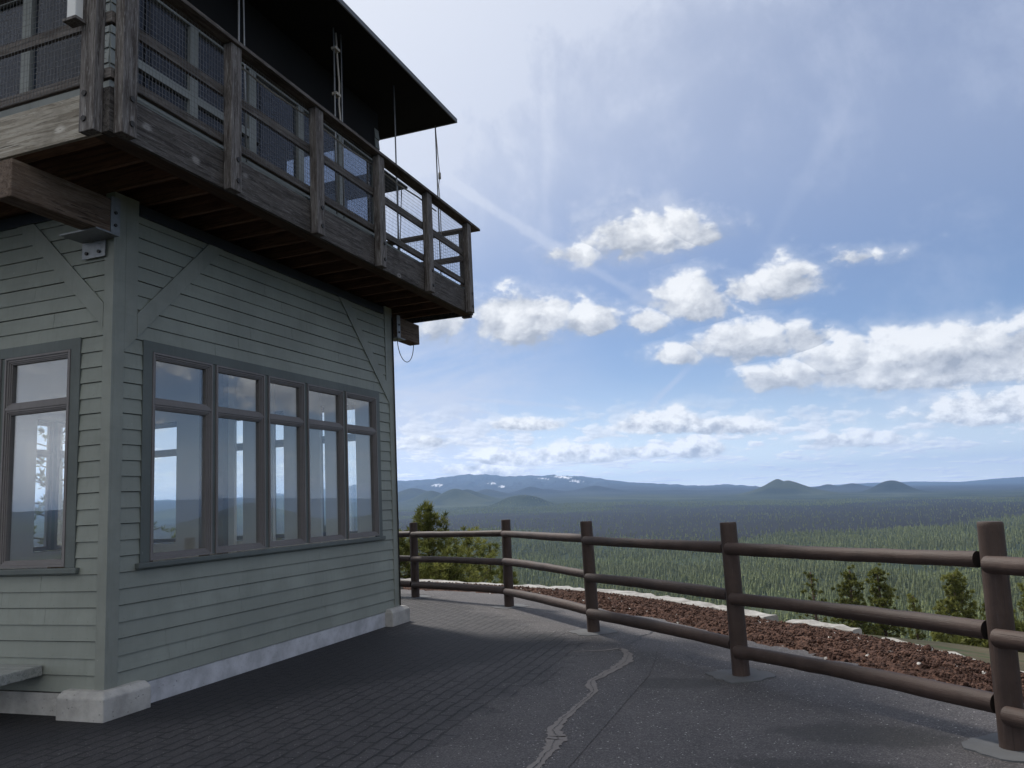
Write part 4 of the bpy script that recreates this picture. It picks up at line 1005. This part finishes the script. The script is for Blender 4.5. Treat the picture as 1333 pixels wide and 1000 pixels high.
# ------------------------------------------------------------------ sky and sun
SUN_AZ, SUN_EL = -58, 50
w = bpy.data.worlds.new('World'); scene.world = w; w.use_nodes = True; nt = w.node_tree; nt.nodes.clear(); g = G(nt)
sky = g.new('ShaderNodeTexSky', sky_type='NISHITA'); sky.sun_disc = False; sky.sun_elevation = R(SUN_EL); sky.sun_rotation = R(SUN_AZ)
sky.altitude = 1500; sky.air_density = 1.0; sky.dust_density = .6; sky.ozone_density = 1.5
tc = g.new('ShaderNodeTexCoord'); d = X(g, tc.outputs['Generated']); d = g.vec('NORMALIZE', d); dx, dy, dz = g.sep(d)
az = g.math('ARCTAN2', dx, dy)*57.29578; el = g.math('ARCSINE', dz)*57.29578
elt = el + (az + 8)*.042 - .1                       # height above the tilted land horizon
dn = d.vmul((1, 1, 1.45))
n_lo = g.noise(dn, 9, 3, .55); n_mid = g.noise(dn, 15, 11, .62, dist=.15); n_mid2 = g.noise(dn.vadd((-.014, .002, .026)), 15, 11, .62, dist=.15)
puff = 1 - g.voro(dn.vadd(g.xyz(n_mid*.05, n_lo*.05, n_mid*.04)), 34, 'SMOOTH_F1', detail=2)
BL = [(-10.0, 17.9, 4.9, 2.9, 1.9, 1.05), (-14.8, 17.2, 2.9, 1.0, .9, .75), (-7.0, 18.3, 3.4, 1.8, 1.6, .8),
      (-19.0, 13.0, 5.4, 2.6, 2.1, 1.25), (-14.2, 12.5, 3.2, 1.6, 1.3, .9), (-24, 13.5, 3.5, 2, 2, .8),
      (-6.6, 13.0, 4.0, 2.8, 1.9, 1.1), (-9.6, 12.2, 2.4, 1.2, 1.3, .9), (-.2, 13.7, 3.1, 2.0, 1.4, .85), (-3.4, 13.5, 2.8, 1.5, 1.3, .75),
      (-3.6, 9.9, 4.8, 2.2, 1.4, 1.1), (-7.8, 9.6, 2.6, 1.2, .9, .75), (0.6, 9.9, 2.6, 1.8, 1.3, .8),
      (8.2, 7.2, 9.4, 3.3, 1.7, 1.7), (3.2, 8.0, 4.2, 2.5, 1.7, 1.2), (-.9, 7.5, 3.8, 1.4, 1.2, 1.1), (14.5, 7.0, 7, 3.0, 1.8, 1.5),
      (4.9, 14.7, 2.9, .9, .7, .52),
      (-9.3, 4.75, 4.2, 1.6, .65, 1.5), (-5.0, 4.4, 3.6, .95, .7, 1.2), (-15.3, 3.0, 4.2, 1.2, .6, 1.5), (-10.6, 3.0, 3.2, .75, .55, 1.2), (-7.2, 3.05, 2.6, 1.2, .8, 1.5), (-20.5, 3.0, 3.2, 1.1, .6, 1.25), (-22.5, 2.3, 4.2, .9, .6, 1.2),
      (-19.0, 5.35, 3.3, .75, .4, 1.3), (11.5, 3.9, 6.0, 1.8, .9, 1.25), (3.0, 2.9, 4.0, 1.0, .6, 1.1), (-25.6, 4.6, 2.6, .6, .6, .9),
      (31, 9, 9, 4, 2.5, 1.5), (44, 13, 9, 5, 4, 1.6), (24, 16, 7, 3, 2.5, 1.3), (27, 17, 6, 3, 2, .7), (52, 6, 9, 2, 1.5, .9), (-46, 8, 9, 3, 2, .8), (90, 18, 20, 8, 5, 1), (140, 14, 20, 8, 5, 1), (-100, 20, 20, 8, 5, 1), (180, 22, 14, 8, 5, 1)]
F = None; S = None
for (a, e, wa, hu, hd, st) in BL:
    u = (az - a)/wa; v = el - e + (az - a)*.045
    hh = g.mix if False else None
    vv_ = (v/hu).max(v*(-1/hd))
    q = g.math('SQRT', u*u + vv_*vv_); f = (1 - q)*st
    s_ = v/hu
    if F is None: F, S = f, s_
    else:
        pick = g.math('GREATER_THAN', f, F); S = S + (s_ - S)*pick; F = F.max(f)
n_f = g.noise(dn, 42, 8, .62); n_f2 = g.noise(dn.vadd((-.006, .001, .011)), 42, 8, .62)
lw = 1 - g.ss(el, 5.0, 8.0); nn = n_mid + (n_f - n_mid)*lw; nn2 = n_mid2 + (n_f2 - n_mid2)*lw
body = F + (nn - .5)*1.35 + (puff - .55)*.62 + .08
wisp = g.noise(dn.vmul((1, 1, .6)), 5.5, 9, .66, dist=.15)
dens = g.ss(body, -.03, .36).max(g.ss(body + (wisp - .5)*.6, -.40, .30)*.28)
light = ((nn - nn2)*2.8 + S*.72 + (puff - .55)*.6 + .68 + lw*.10).clamp()
thick = g.ss(body, .25, .95)
# low rows of small clouds towards the horizon
lg = g.math('LOGARITHM', elt.max(.0) + .9, 2.0)
pl = g.xyz(az*.27, lg*2.5, 0); r1 = g.noise(pl, 1.6, 8, .58); r1b = g.noise(pl.vadd((-.05, .11, 0)), 1.6, 8, .58); r2 = g.noise(pl.vmul((.5, 1.2, 1)), .5, 2, .5)
lowm = (1 - g.ss(elt, 3.2, 7.5))
ld = g.ss(r1 + (r2 - .5)*.55, .46, .56)*lowm
ll = ((r1 - r1b)*3.4 + .62).clamp()
# cirrus veil
streak = g.noise(g.xyz(az*.035 + el*.012, el*.16 - az*.010, .3), 1.0, 7, .62, dist=.6)
sd_ = Vector((math.sin(R(SUN_AZ))*math.cos(R(SUN_EL)), math.cos(R(SUN_AZ))*math.cos(R(SUN_EL)), math.sin(R(SUN_EL))))
sunang = g.math('ARCCOSINE', g.vec('DOT_PRODUCT', d, tuple(sd_)).min(.99999))*57.29578
glow = 1 - g.ss(sunang, 12, 62)
upl = g.ss(el*1.0 - (az + 20)*.55, 15, 34)                 # the whiter upper left
lol = (1 - g.ss(az - el*.2, -27, -13))*(1 - g.ss(el, 9, 15))
veil = upl*g.ss(wisp, .25, .72)*1.0 + lol*g.ss(streak, .32, .62)*1.0 + g.ss(streak, .46, .70)*.30*(1 - g.ss(el, 6, 11)) + g.ss(el, 9, 24)*.46 + g.ss(wisp, .45, .72)*.26 + glow*.5
def trail(a0, e0, a1, e1, wdt, st):
    L_ = math.hypot(a1 - a0, e1 - e0); ux, uy = (a1 - a0)/L_, (e1 - e0)/L_
    pa = az - a0; pe = el - e0; along = pa*ux + pe*uy; across = (pe*ux - pa*uy).abs()
    return (1 - g.ss(across + (n_mid - .5)*wdt*1.8, wdt*.2, wdt))*g.ss(along, -1.5, 1.0)*(1 - g.ss(along, L_ - 1.5, L_ + 1.0))*st
for t in [(-24, 22.9, -8.8, 12.9, .5, .24), (-15.7, 31, -16.9, 18.6, .7, .10), (-10.1, 6.3, -7.4, 8.6, .38, .5), (-28, 8.1, -14, 6.3, .22, .28), (-28, 5.6, -22.4, 4.4, .10, .5), (-25.5, 7.9, -22.8, 7.1, .08, .4), (-1.5, 16, 5, 25, .9, .07), (-25.6, 7.0, -21, 6.3, .10, .3)]:
    veil = veil + trail(*t)
back = g.ss(g.math('COSINE', (az - 165)*.017453), .0, .8)  # white overcast added to the unseen sky behind the camera, lights the near wall
veil = (veil + back*.62).clamp()
K = 10.0                                                    # Background strength is 0.1
skyc = g.mix(1, X(g, sky.outputs[0]), (.82, .82, .90), 'MULTIPLY')
horizon = 1 - g.ss(elt, -1, 9)
skyc = g.mix(horizon*.62, skyc, tuple(c*K for c in (.80, .88, .97)))
skyc = g.mix(veil*.82, skyc, g.mix(glow, g.mix(back, tuple(c*K for c in (.50, .56, .71)), tuple(c*K for c in (.95, .94, .91))), tuple(c*K for c in (.88, .90, .94))))
lowc = g.mix(ll, tuple(c*K for c in (.42, .47, .57)), tuple(c*K for c in (.84, .86, .90)))
c = g.mix(ld*.92, skyc, lowc)
clc = g.mix(light, tuple(c_*K for c_ in (.34, .37, .43)), tuple(c_*K for c_ in (.88, .89, .90)))
clc = g.mix(thick, g.mix(.12, clc, tuple(c_*K for c_ in (.68, .72, .80))), clc)
c = g.mix(dens*.97, c, clc)
boost = g.math('EXPONENT', elt.max(0.)*-.42)*1.0 + .98
c = g.vec('SCALE', c, scale=boost)
bg = g.new('ShaderNodeBackground'); g.put(bg.inputs[0], c); bg.inputs[1].default_value = .1
out = g.new('ShaderNodeOutputWorld'); g.l.new(bg.outputs[0], out.inputs[0])
w.cycles.sampling_method = 'MANUAL'; w.cycles.sample_map_resolution = 512

sl = bpy.data.lights.new('sun', 'SUN'); sl.energy = 3.7; sl.angle = R(7); sl.color = (1.0, .95, .88)
so = bpy.data.objects.new('sun', sl); col.objects.link(so); so.rotation_euler = (-sd_).to_track_quat('-Z', 'Y').to_euler()

# ------------------------------------------------------------------ camera (solved from the photograph's own lines)
f_px, pitch, roll, yaw = 1051.66, .145961, -.0504926, -.345866
fw = Vector((math.sin(yaw)*math.cos(pitch), math.cos(yaw)*math.cos(pitch), math.sin(pitch))); r0 = Vector((math.cos(yaw), -math.sin(yaw), 0)); u0 = r0.cross(fw)
rv = math.cos(roll)*r0 + math.sin(roll)*u0; uv = -math.sin(roll)*r0 + math.cos(roll)*u0
cd_ = bpy.data.cameras.new('camera'); cam = bpy.data.objects.new('camera', cd_); col.objects.link(cam)
cam.matrix_world = Matrix(((rv.x, uv.x, -fw.x, 5.89622), (rv.y, uv.y, -fw.y, -5.58764), (rv.z, uv.z, -fw.z, 1.62), (0, 0, 0, 1)))
cd_.sensor_fit = 'HORIZONTAL'; cd_.sensor_width = 36; cd_.lens = f_px/1333*36; cd_.clip_start = .05; cd_.clip_end = 200000
cd_.shift_x = -.0004
scene.camera = cam
scene.view_settings.view_transform = 'Standard'; scene.view_settings.look = 'None'; scene.view_settings.exposure = .22; scene.view_settings.gamma = 1
scene.cycles.use_denoising = True
scene.cycles.max_bounces = 8; scene.cycles.transparent_max_bounces = 24; scene.cycles.volume_bounces = 0; scene.cycles.caustics_reflective = False; scene.cycles.caustics_refractive = False
